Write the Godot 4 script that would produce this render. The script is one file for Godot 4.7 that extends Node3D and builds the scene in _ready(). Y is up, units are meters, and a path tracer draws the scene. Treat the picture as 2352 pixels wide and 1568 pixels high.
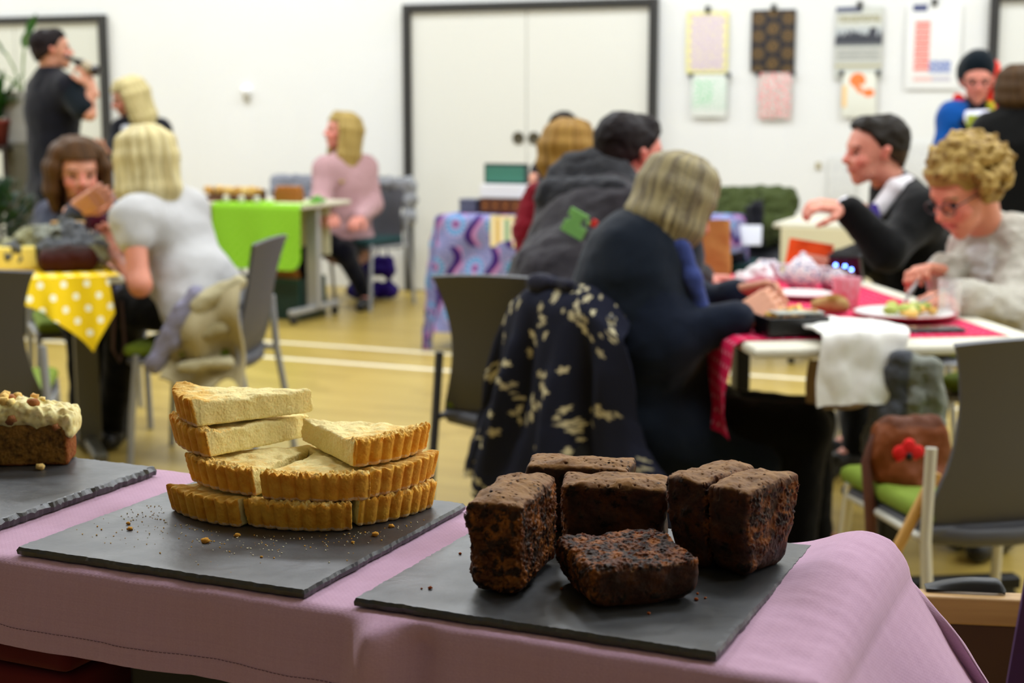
extends Node3D
# A bake-sale table in a community hall. Metres, y up; the camera stands at x = z = 0 and looks along -z.
# ROOM turns the hall (its back wall recedes to the left), TABLE turns the bake-sale counter in front.

const ROOM_TURN := -23.0
const TABLE_TURN := -24.3

var ROOM := Transform3D(Basis(Vector3.UP, deg_to_rad(ROOM_TURN)), Vector3(-0.729, 0, -10.93))
var TABLE := Transform3D(Basis(Vector3.UP, deg_to_rad(TABLE_TURN)), Vector3(0.148, 0, -1.054))
var used := {}
var rng := RandomNumberGenerator.new()
var mats := {}


func _ready() -> void:
	# camera: 35 mm lens on a small sensor (53.6 mm on a full frame), tilted down 8.8 degrees, focused on the cakes
	var cam := Camera3D.new()
	cam.name = "camera"
	cam.position = Vector3(0, 1.32, 0)
	cam.rotation = Vector3(-atan(544.0 / 3503.0), 0, 0)
	cam.near = 0.05
	cam.far = 60.0
	var lens := CameraAttributesPhysical.new()
	lens.frustum_focal_length = 12.0 / (784.0 / 3503.0)
	lens.frustum_focus_distance = 1.40
	lens.exposure_aperture = 6.7
	lens.exposure_multiplier = 1.0
	cam.attributes = lens
	cam.fov = rad_to_deg(2.0 * atan(784.0 / 3503.0))
	add_child(cam)
	cam.current = true

	var env := Environment.new()
	env.background_mode = Environment.BG_COLOR
	env.background_color = Color(0.02, 0.02, 0.025)
	env.tonemap_mode = Environment.TONE_MAPPER_LINEAR
	env.tonemap_exposure = 1.0
	env.sdfgi_enabled = true
	env.ssao_enabled = true
	env.ssil_enabled = true
	var we := WorldEnvironment.new()
	we.name = "world"
	we.environment = env
	add_child(we)

	build_lights()
	build_room()
	build_counter()
	build_shortbread()
	build_fruit_cake()
	build_walnut_cake()
	build_hall()
	build_people()
	build_details()


# rows of fluorescent ceiling panels: glowing diffuser, frame and the light it gives
func build_lights() -> void:
	var n := 0
	for v in [1.5, 4.1, 6.7]:
		for u in [-4.2, -1.2, 1.8, 4.8, 7.2]:
			n += 1
			var t := thing("ceiling_light", "fluorescent ceiling panel in a row above the hall", "ceiling light", place(ROOM, Vector3(u, 4.0, v)), "fluorescent ceiling panels")
			var white := plain(Color(0.9, 0.9, 0.9), 0.5)
			for z in [-0.31, 0.31]: part("frame_bar", geo_box(Vector3(1.28, 0.06, 0.03), Vector3(0, -0.03, z)), white, t)
			for x in [-0.625, 0.625]: part("frame_bar", geo_box(Vector3(0.03, 0.06, 0.59), Vector3(x, -0.03, 0)), white, t)
			var glow := StandardMaterial3D.new()
			glow.albedo_color = Color(0.9, 0.9, 0.9)
			glow.emission_enabled = true
			glow.emission = Color(0.936, 0.964, 1.0)
			glow.emission_energy_multiplier = 1.6
			part("light_diffuser", geo_box(Vector3(1.21, 0.02, 0.59), Vector3(0, -0.02, 0), 0.002), glow, t)
			var l := AreaLight3D.new()
			l.name = "panel_light"
			l.area_size = Vector2(1.2, 0.58)
			l.area_normalize_energy = true
			l.light_energy = 6.0
			l.light_color = Color(0.936, 0.964, 1.0)
			l.shadow_enabled = true
			l.area_range = 40.0
			t.add_child(l)
			l.position = Vector3(0, -0.075, 0)
			l.rotation = Vector3(-PI / 2, 0, 0)


# ---------------------------------------------------------------- mesh collector
class Geo:
	var v := PackedVector3Array()
	var n := PackedVector3Array()
	var uv := PackedVector2Array()
	var c := PackedColorArray()
	var ix := PackedInt32Array()
	var col := Color.WHITE

	func add(p: Vector3, nn: Vector3, t := Vector2.ZERO) -> int:
		v.append(p)
		n.append(nn)
		uv.append(t)
		c.append(col)
		return v.size() - 1

	func tri(a: int, b: int, d: int) -> void:
		ix.append(a)
		ix.append(b)
		ix.append(d)

	# box with rounded edges; t places it
	func box(size: Vector3, t := Transform3D(), r := 0.004) -> void:
		var h := size * 0.5
		r = minf(r, minf(h.x, minf(h.y, h.z)) * 0.98)
		for axis in 3:
			for s in [-1.0, 1.0]:
				var a := (axis + 1) % 3
				var b := (axis + 2) % 3
				var at := v.size()
				var ga := [-h[a], -h[a] + r, h[a] - r, h[a]]
				var gb := [-h[b], -h[b] + r, h[b] - r, h[b]]
				for i in 4:
					for j in 4:
						var p := Vector3.ZERO
						p[axis] = s * h[axis]
						p[a] = ga[i]
						p[b] = gb[j]
						var q := p.clamp(-h + Vector3(r, r, r), h - Vector3(r, r, r))
						var m := (p - q).normalized()
						var e := Vector2(ga[i], gb[j])
						add(t * (q + m * r), (t.basis * m).normalized(), e)
				for i in 3:
					for j in 3:
						var k := at + i * 4 + j
						if s > 0:
							tri(k, k + 5, k + 4)
							tri(k, k + 1, k + 5)
						else:
							tri(k, k + 4, k + 5)
							tri(k, k + 5, k + 1)

	# grid of points f(u, w), u and w in 0..1; smooth normals from neighbours
	func sheet(nu: int, nw: int, f: Callable, flip := false, uvs := Vector2.ONE) -> void:
		var pts := PackedVector3Array()
		pts.resize((nu + 1) * (nw + 1))
		for i in nu + 1:
			for j in nw + 1:
				pts[i * (nw + 1) + j] = f.call(float(i) / nu, float(j) / nw)
		_grid(nu, nw, pts, flip, uvs)

	func _grid(nu: int, nw: int, pts: PackedVector3Array, flip: bool, uvs: Vector2) -> void:
		var at := v.size()
		var w := nw + 1
		for i in nu + 1:
			for j in w:
				var du := pts[mini(i + 1, nu) * w + j] - pts[maxi(i - 1, 0) * w + j]
				var dw := pts[i * w + mini(j + 1, nw)] - pts[i * w + maxi(j - 1, 0)]
				var m := du.cross(dw).normalized()
				add(pts[i * w + j], -m if flip else m, Vector2(float(i) / nu, float(j) / nw) * uvs)
		for i in nu:
			for j in nw:
				var k := at + i * w + j
				if flip:
					tri(k, k + w, k + w + 1)
					tri(k, k + w + 1, k + 1)
				else:
					tri(k, k + w + 1, k + w)
					tri(k, k + 1, k + w + 1)

	# closed thick sheet round the surface f(u, w)
	func slab(nu: int, nw: int, f: Callable, th: float, uvs := Vector2.ONE) -> void:
		var w := nw + 1
		var pts := PackedVector3Array()
		pts.resize((nu + 1) * w)
		for i in nu + 1:
			for j in w:
				pts[i * w + j] = f.call(float(i) / nu, float(j) / nw)
		var top := pts.duplicate()
		var low := pts.duplicate()
		for i in nu + 1:
			for j in w:
				var du := pts[mini(i + 1, nu) * w + j] - pts[maxi(i - 1, 0) * w + j]
				var dw := pts[i * w + mini(j + 1, nw)] - pts[i * w + maxi(j - 1, 0)]
				var m := du.cross(dw).normalized() * th * 0.5
				top[i * w + j] += m
				low[i * w + j] -= m
		_grid(nu, nw, top, false, uvs)
		_grid(nu, nw, low, true, uvs)
		var rim := []
		for i in nu: rim.append([i * w, (i + 1) * w])
		for j in nw: rim.append([nu * w + j, nu * w + j + 1])
		for i in range(nu, 0, -1): rim.append([i * w + nw, (i - 1) * w + nw])
		for j in range(nw, 0, -1): rim.append([j, j - 1])
		for e in rim:
			var a: Vector3 = top[e[0]]
			var b: Vector3 = top[e[1]]
			var a2: Vector3 = low[e[0]]
			var b2: Vector3 = low[e[1]]
			var m := (b - a).cross(a - a2).normalized()
			var k := add(a, m)
			add(b, m)
			add(b2, m)
			add(a2, m)
			tri(k, k + 1, k + 2)
			tri(k, k + 2, k + 3)

	# round tube along points, radius per point (number or array)
	func tube(pts: Array, r, seg := 10, caps := true) -> void:
		var at := v.size()
		var cnt := pts.size()
		var last := Vector3.UP
		for i in cnt:
			var d: Vector3 = (pts[mini(i + 1, cnt - 1)] - pts[maxi(i - 1, 0)]).normalized()
			var side := d.cross(last)
			if side.length() < 0.05: side = d.cross(Vector3.RIGHT if absf(d.x) < 0.9 else Vector3.FORWARD)
			side = side.normalized()
			var up := side.cross(d).normalized()
			last = up
			var rr: float = r[i] if r is Array else r
			for k in seg + 1:
				var a := TAU * k / seg
				var m := side * cos(a) + up * sin(a)
				add(pts[i] + m * rr, m, Vector2(float(k) / seg, float(i)))
		for i in cnt - 1:
			for k in seg:
				var q := at + i * (seg + 1) + k
				tri(q, q + seg + 2, q + seg + 1)
				tri(q, q + 1, q + seg + 2)
		if caps:
			for e in [0, cnt - 1]:
				var d: Vector3 = (pts[0] - pts[1]).normalized() if e == 0 else (pts[cnt - 1] - pts[cnt - 2]).normalized()
				var m := add(pts[e], d)
				var ring := v.size()
				for k in seg + 1: add(v[at + e * (seg + 1) + k], d)
				for k in seg:
					if e == 0: tri(m, ring + k + 1, ring + k)
					else: tri(m, ring + k, ring + k + 1)

	# body of revolution round y; profile of Vector2(radius, height), bottom to top
	func lathe(prof: Array, t := Transform3D(), seg := 24) -> void:
		var at := v.size()
		var cnt := prof.size()
		for i in cnt:
			var d: Vector2 = prof[mini(i + 1, cnt - 1)] - prof[maxi(i - 1, 0)]
			for k in seg + 1:
				var a := TAU * k / seg
				var m := Vector3(cos(a) * d.y, -d.x, sin(a) * d.y).normalized()
				add(t * Vector3(cos(a) * prof[i].x, prof[i].y, sin(a) * prof[i].x), (t.basis * m).normalized(), Vector2(float(k) / seg, float(i) / cnt))
		for i in cnt - 1:
			for k in seg:
				var q := at + i * (seg + 1) + k
				tri(q, q + seg + 2, q + seg + 1)
				tri(q, q + 1, q + seg + 2)

	# ball with radii, for eyes, knobs, crumbs; rough makes it uneven
	func ball(p: Vector3, rad: Vector3, basis := Basis(), nu := 8, nv := 6, rough := 0.0, rnd: RandomNumberGenerator = null) -> void:
		var at := v.size()
		var first := {}
		for j in nv + 1:
			var b := PI * j / nv
			for i in nu + 1:
				var a := TAU * (i % nu) / nu
				var m := Vector3(sin(b) * cos(a), cos(b), sin(b) * sin(a))
				var key := Vector2i(0 if j == 0 or j == nv else i % nu, j)
				if rough > 0.0 and not first.has(key): first[key] = 1.0 + rnd.randf_range(-rough, rough)
				var s: float = first[key] if rough > 0.0 else 1.0
				add(p + basis * (m * rad * s), (basis * (m / rad)).normalized(), Vector2(float(i) / nu, float(j) / nv))
		for j in nv:
			for i in nu:
				var q := at + j * (nu + 1) + i
				tri(q, q + nu + 1, q + nu + 2)
				tri(q, q + nu + 2, q + 1)

	func mesh() -> ArrayMesh:
		var a := []
		a.resize(Mesh.ARRAY_MAX)
		a[Mesh.ARRAY_VERTEX] = v
		a[Mesh.ARRAY_NORMAL] = n
		a[Mesh.ARRAY_TEX_UV] = uv
		a[Mesh.ARRAY_COLOR] = c
		a[Mesh.ARRAY_INDEX] = ix
		var m := ArrayMesh.new()
		m.add_surface_from_arrays(Mesh.PRIMITIVE_TRIANGLES, a)
		return m


# ---------------------------------------------------------------- rounded fields meshed as surface nets
class Field:
	var o: Vector3
	var h: float
	var nx: int
	var ny: int
	var nz: int
	var f := PackedFloat32Array()
	var m := PackedByteArray()

	func _init(lo: Vector3, hi: Vector3, cell: float) -> void:
		o = lo
		h = cell
		nx = int((hi.x - lo.x) / cell) + 2
		ny = int((hi.y - lo.y) / cell) + 2
		nz = int((hi.z - lo.z) / cell) + 2
		f.resize(nx * ny * nz)
		f.fill(1000.0)
		m.resize(nx * ny * nz)

	# a tapered capsule from a to b; along w its section is q times as deep
	func cone(a: Vector3, b: Vector3, ra: float, rb: float, k: float, tint: int, w := Vector3.ZERO, q := 1.0) -> void:
		var rm := maxf(ra, rb) + k + h * 2.0
		var lo := (a.min(b) - Vector3(rm, rm, rm) - o) / h
		var hi := (a.max(b) + Vector3(rm, rm, rm) - o) / h
		var x0 := maxi(0, int(lo.x))
		var x1 := mini(nx - 1, int(hi.x) + 1)
		var y0 := maxi(0, int(lo.y))
		var y1 := mini(ny - 1, int(hi.y) + 1)
		var z0 := maxi(0, int(lo.z))
		var z1 := mini(nz - 1, int(hi.z) + 1)
		var ba := b - a
		var stretch := w * (1.0 / q - 1.0)
		var flat := q != 1.0
		if flat: ba += stretch * ba.dot(w)
		var inv := 1.0 / maxf(ba.length_squared(), 1e-9)
		var dr := rb - ra
		for z in range(z0, z1 + 1):
			for y in range(y0, y1 + 1):
				var at := (z * ny + y) * nx
				for x in range(x0, x1 + 1):
					var p := o + Vector3(x, y, z) * h - a
					if flat: p += stretch * p.dot(w)
					var t := clampf(p.dot(ba) * inv, 0.0, 1.0)
					var d := (p - ba * t).length() - ra - dr * t
					var e := f[at + x]
					if d < e: m[at + x] = tint
					var s := k - absf(d - e)
					d = minf(d, e)
					if s > 0.0: d -= s * s / k * 0.25
					f[at + x] = d

	func rough(noise: FastNoiseLite, amp: float) -> void:
		var i := 0
		for z in nz:
			for y in ny:
				for x in nx:
					var e := f[i]
					if e < 4.0 * h and e > -4.0 * h:
						f[i] = e + amp * noise.get_noise_3d(o.x + x * h, o.y + y * h, o.z + z * h)
					i += 1

	func fill(g: Callable, reach: float) -> void:
		var B := 5
		for bz in range(0, nz, B):
			for by in range(0, ny, B):
				for bx in range(0, nx, B):
					var mid: float = g.call(o + Vector3(bx + 2, by + 2, bz + 2) * h)
					var far := absf(mid) > h * 5.2 + reach
					for z in range(bz, mini(bz + B, nz)):
						for y in range(by, mini(by + B, ny)):
							var at := (z * ny + y) * nx
							for x in range(bx, mini(bx + B, nx)):
								f[at + x] = mid if far else g.call(o + Vector3(x, y, z) * h)

	# add the surface to geo; paint gives the colour from (point, normal, tint)
	func into(g: Geo, paint: Callable, off := Vector3.ZERO) -> void:
		var ids := {}
		var cells := PackedInt32Array()
		var sy := nx
		var sz := nx * ny
		var lim := h * 3.5
		for z in nz - 1:
			for y in ny - 1:
				var at := (z * ny + y) * nx
				for x in nx - 1:
					var i := at + x
					var e := f[i]
					if e > lim or e < -lim: continue
					var c0 := e < 0.0
					var c1 := f[i + 1] < 0.0
					var c2 := f[i + sy] < 0.0
					var c3 := f[i + sy + 1] < 0.0
					var c4 := f[i + sz] < 0.0
					var c5 := f[i + sz + 1] < 0.0
					var c6 := f[i + sz + sy] < 0.0
					var c7 := f[i + sz + sy + 1] < 0.0
					if c0 == c1 and c0 == c2 and c0 == c3 and c0 == c4 and c0 == c5 and c0 == c6 and c0 == c7: continue
					var v0 := e
					var v1 := f[i + 1]
					var v2 := f[i + sy]
					var v3 := f[i + sy + 1]
					var v4 := f[i + sz]
					var v5 := f[i + sz + 1]
					var v6 := f[i + sz + sy]
					var v7 := f[i + sz + sy + 1]
					var p := Vector3.ZERO
					var cnt := 0
					if c0 != c1:
						p += Vector3(v0 / (v0 - v1), 0, 0); cnt += 1
					if c2 != c3:
						p += Vector3(v2 / (v2 - v3), 1, 0); cnt += 1
					if c4 != c5:
						p += Vector3(v4 / (v4 - v5), 0, 1); cnt += 1
					if c6 != c7:
						p += Vector3(v6 / (v6 - v7), 1, 1); cnt += 1
					if c0 != c2:
						p += Vector3(0, v0 / (v0 - v2), 0); cnt += 1
					if c1 != c3:
						p += Vector3(1, v1 / (v1 - v3), 0); cnt += 1
					if c4 != c6:
						p += Vector3(0, v4 / (v4 - v6), 1); cnt += 1
					if c5 != c7:
						p += Vector3(1, v5 / (v5 - v7), 1); cnt += 1
					if c0 != c4:
						p += Vector3(0, 0, v0 / (v0 - v4)); cnt += 1
					if c1 != c5:
						p += Vector3(1, 0, v1 / (v1 - v5)); cnt += 1
					if c2 != c6:
						p += Vector3(0, 1, v2 / (v2 - v6)); cnt += 1
					if c3 != c7:
						p += Vector3(1, 1, v3 / (v3 - v7)); cnt += 1
					var nn := Vector3(v1 + v3 + v5 + v7 - v0 - v2 - v4 - v6, v2 + v3 + v6 + v7 - v0 - v1 - v4 - v5, v4 + v5 + v6 + v7 - v0 - v1 - v2 - v3)
					nn = nn.normalized() if nn.length_squared() > 1e-12 else Vector3.UP
					p = o + (Vector3(x, y, z) + p / cnt) * h
					g.col = paint.call(p, nn, m[i])
					ids[i] = g.add(p - off, nn)
					cells.append(i)
		for i in cells:
			var c0 := f[i] < 0.0
			if c0 != (f[i + 1] < 0.0) and ids.has(i - sy) and ids.has(i - sy - sz) and ids.has(i - sz): quad(g, ids[i], ids[i - sy], ids[i - sy - sz], ids[i - sz], c0)
			if c0 != (f[i + sy] < 0.0) and ids.has(i - sz) and ids.has(i - sz - 1) and ids.has(i - 1): quad(g, ids[i], ids[i - sz], ids[i - sz - 1], ids[i - 1], c0)
			if c0 != (f[i + sz] < 0.0) and ids.has(i - 1) and ids.has(i - 1 - sy) and ids.has(i - sy): quad(g, ids[i], ids[i - 1], ids[i - 1 - sy], ids[i - sy], c0)
		g.col = Color.WHITE

	func quad(g: Geo, a: int, b: int, c: int, d: int, out: bool) -> void:
		if out:
			g.tri(a, d, c)
			g.tri(a, c, b)
		else:
			g.tri(a, b, c)
			g.tri(a, c, d)


# a list of tapered capsules [a, b, ra, rb, tint, (w, q)] meshed into geo; pal gives the colour of each tint
func blob(g: Geo, list: Array, cell: float, k: float, pal: Array, off := Vector3.ZERO, noise: FastNoiseLite = null, amp := 0.0, paint = null) -> void:
	var lo := Vector3(1e6, 1e6, 1e6)
	var hi := -lo
	for e in list:
		var r: float = maxf(e[2], e[3]) + k * 0.3 + amp + cell * 2.0
		var rr := Vector3(r, r, r)
		lo = lo.min((e[0] as Vector3).min(e[1]) - rr)
		hi = hi.max((e[0] as Vector3).max(e[1]) + rr)
	var fd := Field.new(lo, hi, cell)
	for e in list:
		if e.size() > 5: fd.cone(e[0], e[1], e[2], e[3], k, e[4], e[5], e[6])
		else: fd.cone(e[0], e[1], e[2], e[3], k, e[4])
	if noise: fd.rough(noise, amp)
	var cols := []
	for c in pal: cols.append((c as Color).srgb_to_linear())
	fd.into(g, paint if paint != null else func(_p, _n, t): return cols[t], off)


# ---------------------------------------------------------------- nodes
func numbered(called: String) -> String:
	used[called] = used.get(called, 0) + 1
	return called if used[called] == 1 else "%s_%03d" % [called, used[called] - 1]


func tag(o: Node3D, label: String, category: String, group := "", kind := "") -> Node3D:
	o.set_meta("label", label)
	o.set_meta("category", category)
	if group: o.set_meta("group", group)
	if kind: o.set_meta("kind", kind)
	return o


func thing(called: String, label: String, category: String, at := Transform3D(), group := "") -> Node3D:
	var o := Node3D.new()
	o.name = numbered(called)
	add_child(o)
	o.transform = at
	return tag(o, label, category, group)


func part(called: String, g: Geo, mat: Material, parent: Node3D, label := "") -> MeshInstance3D:
	var o := MeshInstance3D.new()
	o.name = called
	o.mesh = g.mesh()
	o.material_override = mat
	parent.add_child(o, true)
	if label: o.set_meta("label", label)
	return o


func solo(called: String, g: Geo, mat: Material, label: String, category: String, at := Transform3D(), group := "", kind := "") -> MeshInstance3D:
	var o := part(numbered(called), g, mat, self)
	o.transform = at
	tag(o, label, category, group, kind)
	return o


func structure(called: String, g: Geo, mat: Material, label: String, at := Transform3D()) -> MeshInstance3D:
	var o := part(called, g, mat, self)
	o.transform = at
	o.set_meta("kind", "structure")
	o.set_meta("label", label)
	return o


func geo_box(size: Vector3, at := Vector3.ZERO, r := 0.004, turn := 0.0) -> Geo:
	var g := Geo.new()
	g.box(size, Transform3D(Basis(Vector3.UP, turn), at), r)
	return g


func place(base: Transform3D, at: Vector3, turn := 0.0) -> Transform3D:
	return base * Transform3D(Basis(Vector3.UP, deg_to_rad(turn)), at)


# ---------------------------------------------------------------- materials
func fnoise(seed_: int, freq: float, kind := FastNoiseLite.TYPE_SIMPLEX_SMOOTH, oct := 3) -> FastNoiseLite:
	var n := FastNoiseLite.new()
	n.seed = seed_
	n.noise_type = kind
	n.frequency = freq
	n.fractal_octaves = oct
	if oct < 2: n.fractal_type = FastNoiseLite.FRACTAL_NONE
	return n


func noise_tex(seed_: int, freq: float, lo: Color, hi: Color, size := 256, kind := FastNoiseLite.TYPE_SIMPLEX_SMOOTH, oct := 4) -> NoiseTexture2D:
	var t := NoiseTexture2D.new()
	t.noise = fnoise(seed_, freq, kind, oct)
	t.width = size
	t.height = size
	t.seamless = true
	var g := Gradient.new()
	g.set_color(0, lo)
	g.set_color(1, hi)
	t.color_ramp = g
	return t


func img_tex(w: int, h: int, f: Callable) -> ImageTexture:
	var im := Image.create(w, h, false, Image.FORMAT_RGB8)
	for y in h:
		for x in w:
			im.set_pixel(x, y, f.call(x, y))
	return ImageTexture.create_from_image(im)


func plain(col: Color, rough := 0.6, metal := 0.0) -> StandardMaterial3D:
	var key := "%s %.2f %.2f" % [col.to_html(), rough, metal]
	if not mats.has(key):
		var m := StandardMaterial3D.new()
		m.albedo_color = col
		m.roughness = rough
		m.metallic = metal
		mats[key] = m
	return mats[key]


func tri_mat(m: StandardMaterial3D, scale: float, world := false) -> StandardMaterial3D:
	m.uv1_triplanar = true
	m.uv1_world_triplanar = world
	m.uv1_scale = Vector3.ONE * scale
	m.uv1_triplanar_sharpness = 4.0
	return m


func bump(m: StandardMaterial3D, t: Texture2D, cm: float) -> StandardMaterial3D:
	m.heightmap_enabled = true
	m.heightmap_texture = t
	m.heightmap_scale = cm
	return m


# cloth whose colour comes from the mesh, with a knitted or woven relief
func cloth_mat(relief: Texture2D, scale: float, cm: float, rough := 0.9, sheen := 0.25) -> StandardMaterial3D:
	var m := StandardMaterial3D.new()
	m.vertex_color_use_as_albedo = true
	m.roughness = rough
	m.metallic_specular = 0.25
	m.rim_enabled = sheen > 0.0
	m.rim = sheen
	m.rim_tint = 0.8
	return tri_mat(bump(m, relief, cm), scale)


# ---------------------------------------------------------------- the counter in front
func smax(a: float, b: float, k: float) -> float:
	var s := k - absf(a - b)
	return maxf(a, b) + (s * s / k * 0.25 if s > 0.0 else 0.0)


func drop(l: float, r: float, lean: float) -> Vector2:
	if l <= 0.0: return Vector2(l, 0)
	if l < r * PI * 0.5: return Vector2(r * sin(l / r), r * (1.0 - cos(l / r)))
	var m := l - r * PI * 0.5
	return Vector2(r + m * sin(lean), r + m * cos(lean))


func build_counter() -> void:
	var wood := plain(Color(0.2, 0.15, 0.12), 0.7)
	var t := thing("counter_table", "narrow dark counter table mostly hidden under the mauve cloth", "table", TABLE)
	part("tabletop", geo_box(Vector3(1.35, 0.03, 0.31), Vector3(-0.61, 0.902, -0.158), 0.006), wood, t)
	for x in [-1.2, 0.0]:
		for z in [-0.04, -0.28]:
			part("leg", geo_box(Vector3(0.05, 0.886, 0.04), Vector3(x, 0.443, z), 0.005), wood, t)
	part("stretcher", geo_box(Vector3(1.15, 0.05, 0.03), Vector3(-0.6, 0.3, -0.16), 0.005), wood, t)

	# cloth: s runs along the counter, t across it (front to back)
	var wrinkle := fnoise(11, 1.0)
	var cloth_at := func(s: float, w: float) -> Vector3:
		var u1 := 0.062
		var v0 := 0.0
		var v1 := 0.318
		var a := s - u1
		var b := v0 - w
		var k := w - v1
		var p := Vector3(minf(s, u1), 0.9205, -clampf(w, v0, v1))
		var ridge := exp(-pow((minf(s, u1 + 0.03) - 0.04) / 0.042, 2.0)) * smoothstep(0.02, 0.26, w)
		if a > 0.0 and (b > 0.0 or k > 0.0):
			var e := maxf(b, k)
			var l := Vector2(a, e).length()
			var dir := Vector2(a, e) / l
			var ang := atan2(e, a)
			var d := drop(l, 0.014, lerpf(0.62, 0.16, clampf(ang / 1.4, 0.0, 1.0)))
			var fold := 0.014 * sin(ang * 7.0 + 0.6) * smoothstep(0.015, 0.1, l)
			p += Vector3(dir.x * (d.x + fold), -d.y, dir.y * (d.x + fold) * (1.0 if b > 0.0 else -1.0))
		elif a > 0.0:
			var d := drop(a, 0.022, 0.62)
			var fold := 0.009 * sin(w * 26.0 + a * 9.0 + 1.0) * smoothstep(0.02, 0.12, a)
			p += Vector3(d.x + fold, -d.y, 0.02 * sin(w * 17.0) * smoothstep(0.03, 0.2, a))
		elif b > 0.0:
			var d := drop(b, 0.011, 0.1)
			var grow := smoothstep(0.0, 0.07, b)
			var fold := (0.0035 * sin(s * 21.0 + 1.3) + 0.0025 * sin(s * 47.0)) * grow
			fold += 0.021 * exp(-pow((s + 0.268 + b * 0.25) / 0.016, 2.0)) * smoothstep(0.0, 0.02, b) * (1.0 - 0.6 * smoothstep(0.02, 0.08, b))
			fold -= 0.012 * exp(-pow((s + 0.236) / 0.014, 2.0)) * smoothstep(0.005, 0.03, b)
			p += Vector3(0, -d.y, d.x + fold)
		elif k > 0.0:
			var d := drop(k, 0.012, 0.05)
			p += Vector3(0, -d.y, -d.x)
		p.y += 0.021 * ridge
		var free := smoothstep(0.0, 0.03, s) + smoothstep(0.01, 0.03, b) * 0.5
		p.y += wrinkle.get_noise_2d(s * 9.0 - w * 3.0, w * 40.0 + s * 14.0) * 0.0010 * clampf(free, 0.0, 1.0)
		p.y += wrinkle.get_noise_2d(s * 30.0, w * 30.0 + 40.0) * 0.0006
		return p
	var S0 := -1.22
	var S1 := 0.39
	var W0 := -0.083
	var W1 := 0.52
	var g := Geo.new()
	g.sheet(330, 130, func(i: float, j: float) -> Vector3: return cloth_at.call(lerpf(S0, S1, i), lerpf(W0, W1, j)), false, Vector2(S1 - S0, W1 - W0) * 45.0)
	var weave := img_tex(64, 64, func(x: int, y: int) -> Color:
		var over := ((x / 4) + (y / 4)) % 2 == 0
		var fx := (x % 4 + 0.5) / 4.0 - 0.5
		var fy := (y % 4 + 0.5) / 4.0 - 0.5
		var hh := (0.62 + 0.35 * cos(fx * 3.0)) * (1.0 if over else 0.7) if over else (0.62 + 0.35 * cos(fy * 3.0)) * 0.8
		return Color(hh, hh, hh))
	var speck := RandomNumberGenerator.new()
	speck.seed = 5
	var slub := []
	for i in 128: slub.append([speck.randf_range(-1, 1), speck.randf_range(-1, 1)])
	var dyed := img_tex(128, 128, func(x: int, y: int) -> Color:
		var over := ((x / 2) + (y / 2)) % 2 == 0
		var k: float = 0.012 * (slub[(y / 2) % 64][0] if over else slub[(x / 2) % 64][1]) + speck.randf_range(-0.025, 0.025)
		var c := Color(0.82, 0.67, 0.765) if over else Color(0.755, 0.60, 0.70)
		return Color(c.r + k, c.g + k, c.b + k))
	var m := StandardMaterial3D.new()
	m.albedo_texture = dyed
	m.roughness = 0.92
	m.metallic_specular = 0.2
	m.rim_enabled = true
	m.rim = 0.3
	m.rim_tint = 0.7
	bump(m, weave, 0.035)
	m.uv1_scale = Vector3(0.55, 0.55, 1)
	var cl := thing("tablecloth", "mauve woven cotton cloth draped over the counter under the cakes", "tablecloth", TABLE)
	part("cloth", g, m, cl)
	# the stitched hem along the front
	var st := Geo.new()
	var s := S0
	while s < 0.05:
		var y := -0.060 + 0.006 * sin(s * 3.0)
		var a: Vector3 = cloth_at.call(s, y)
		var b: Vector3 = cloth_at.call(s + 0.0026, y)
		st.tube([a + Vector3(0, 0, 0.0001), (a + b) * 0.5 + Vector3(0, 0, 0.0006), b + Vector3(0, 0, 0.0001)], 0.00035, 5)
		s += 0.0040
	var sm := part("hem_stitching", st, plain(Color(0.48, 0.345, 0.42), 0.9), cl, "row of dark stitches along the hem")
	sm.set_meta("kind", "stuff")

	# slates
	var sl := StandardMaterial3D.new()
	sl.albedo_texture = noise_tex(21, 0.006, Color(0.135, 0.137, 0.142), Color(0.19, 0.192, 0.198), 512)
	sl.roughness_texture = noise_tex(22, 0.012, Color(0.36, 0.36, 0.36), Color(0.52, 0.52, 0.52), 256)
	sl.roughness = 1.0
	sl.metallic_specular = 0.68
	tri_mat(bump(sl, noise_tex(23, 0.02, Color.BLACK, Color.WHITE, 512, FastNoiseLite.TYPE_SIMPLEX_SMOOTH, 5), 0.03), 4.0)
	slate(Vector3(-0.4985, 0, -0.1505), 0.302, 0.303, 0.0068, 0.0007, 31, sl, "square grey slate under the stack of shortbread wedges")
	slate(Vector3(-0.151, 0, -0.150), 0.302, 0.300, 0.0066, 0.0007, 32, sl, "square grey slate under the dark fruit cake pieces")
	slate(Vector3(-0.868, 0, -0.145), 0.302, 0.300, 0.0095, 0.0022, 33, sl, "rough-edged grey slate under the iced walnut cake")


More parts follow.
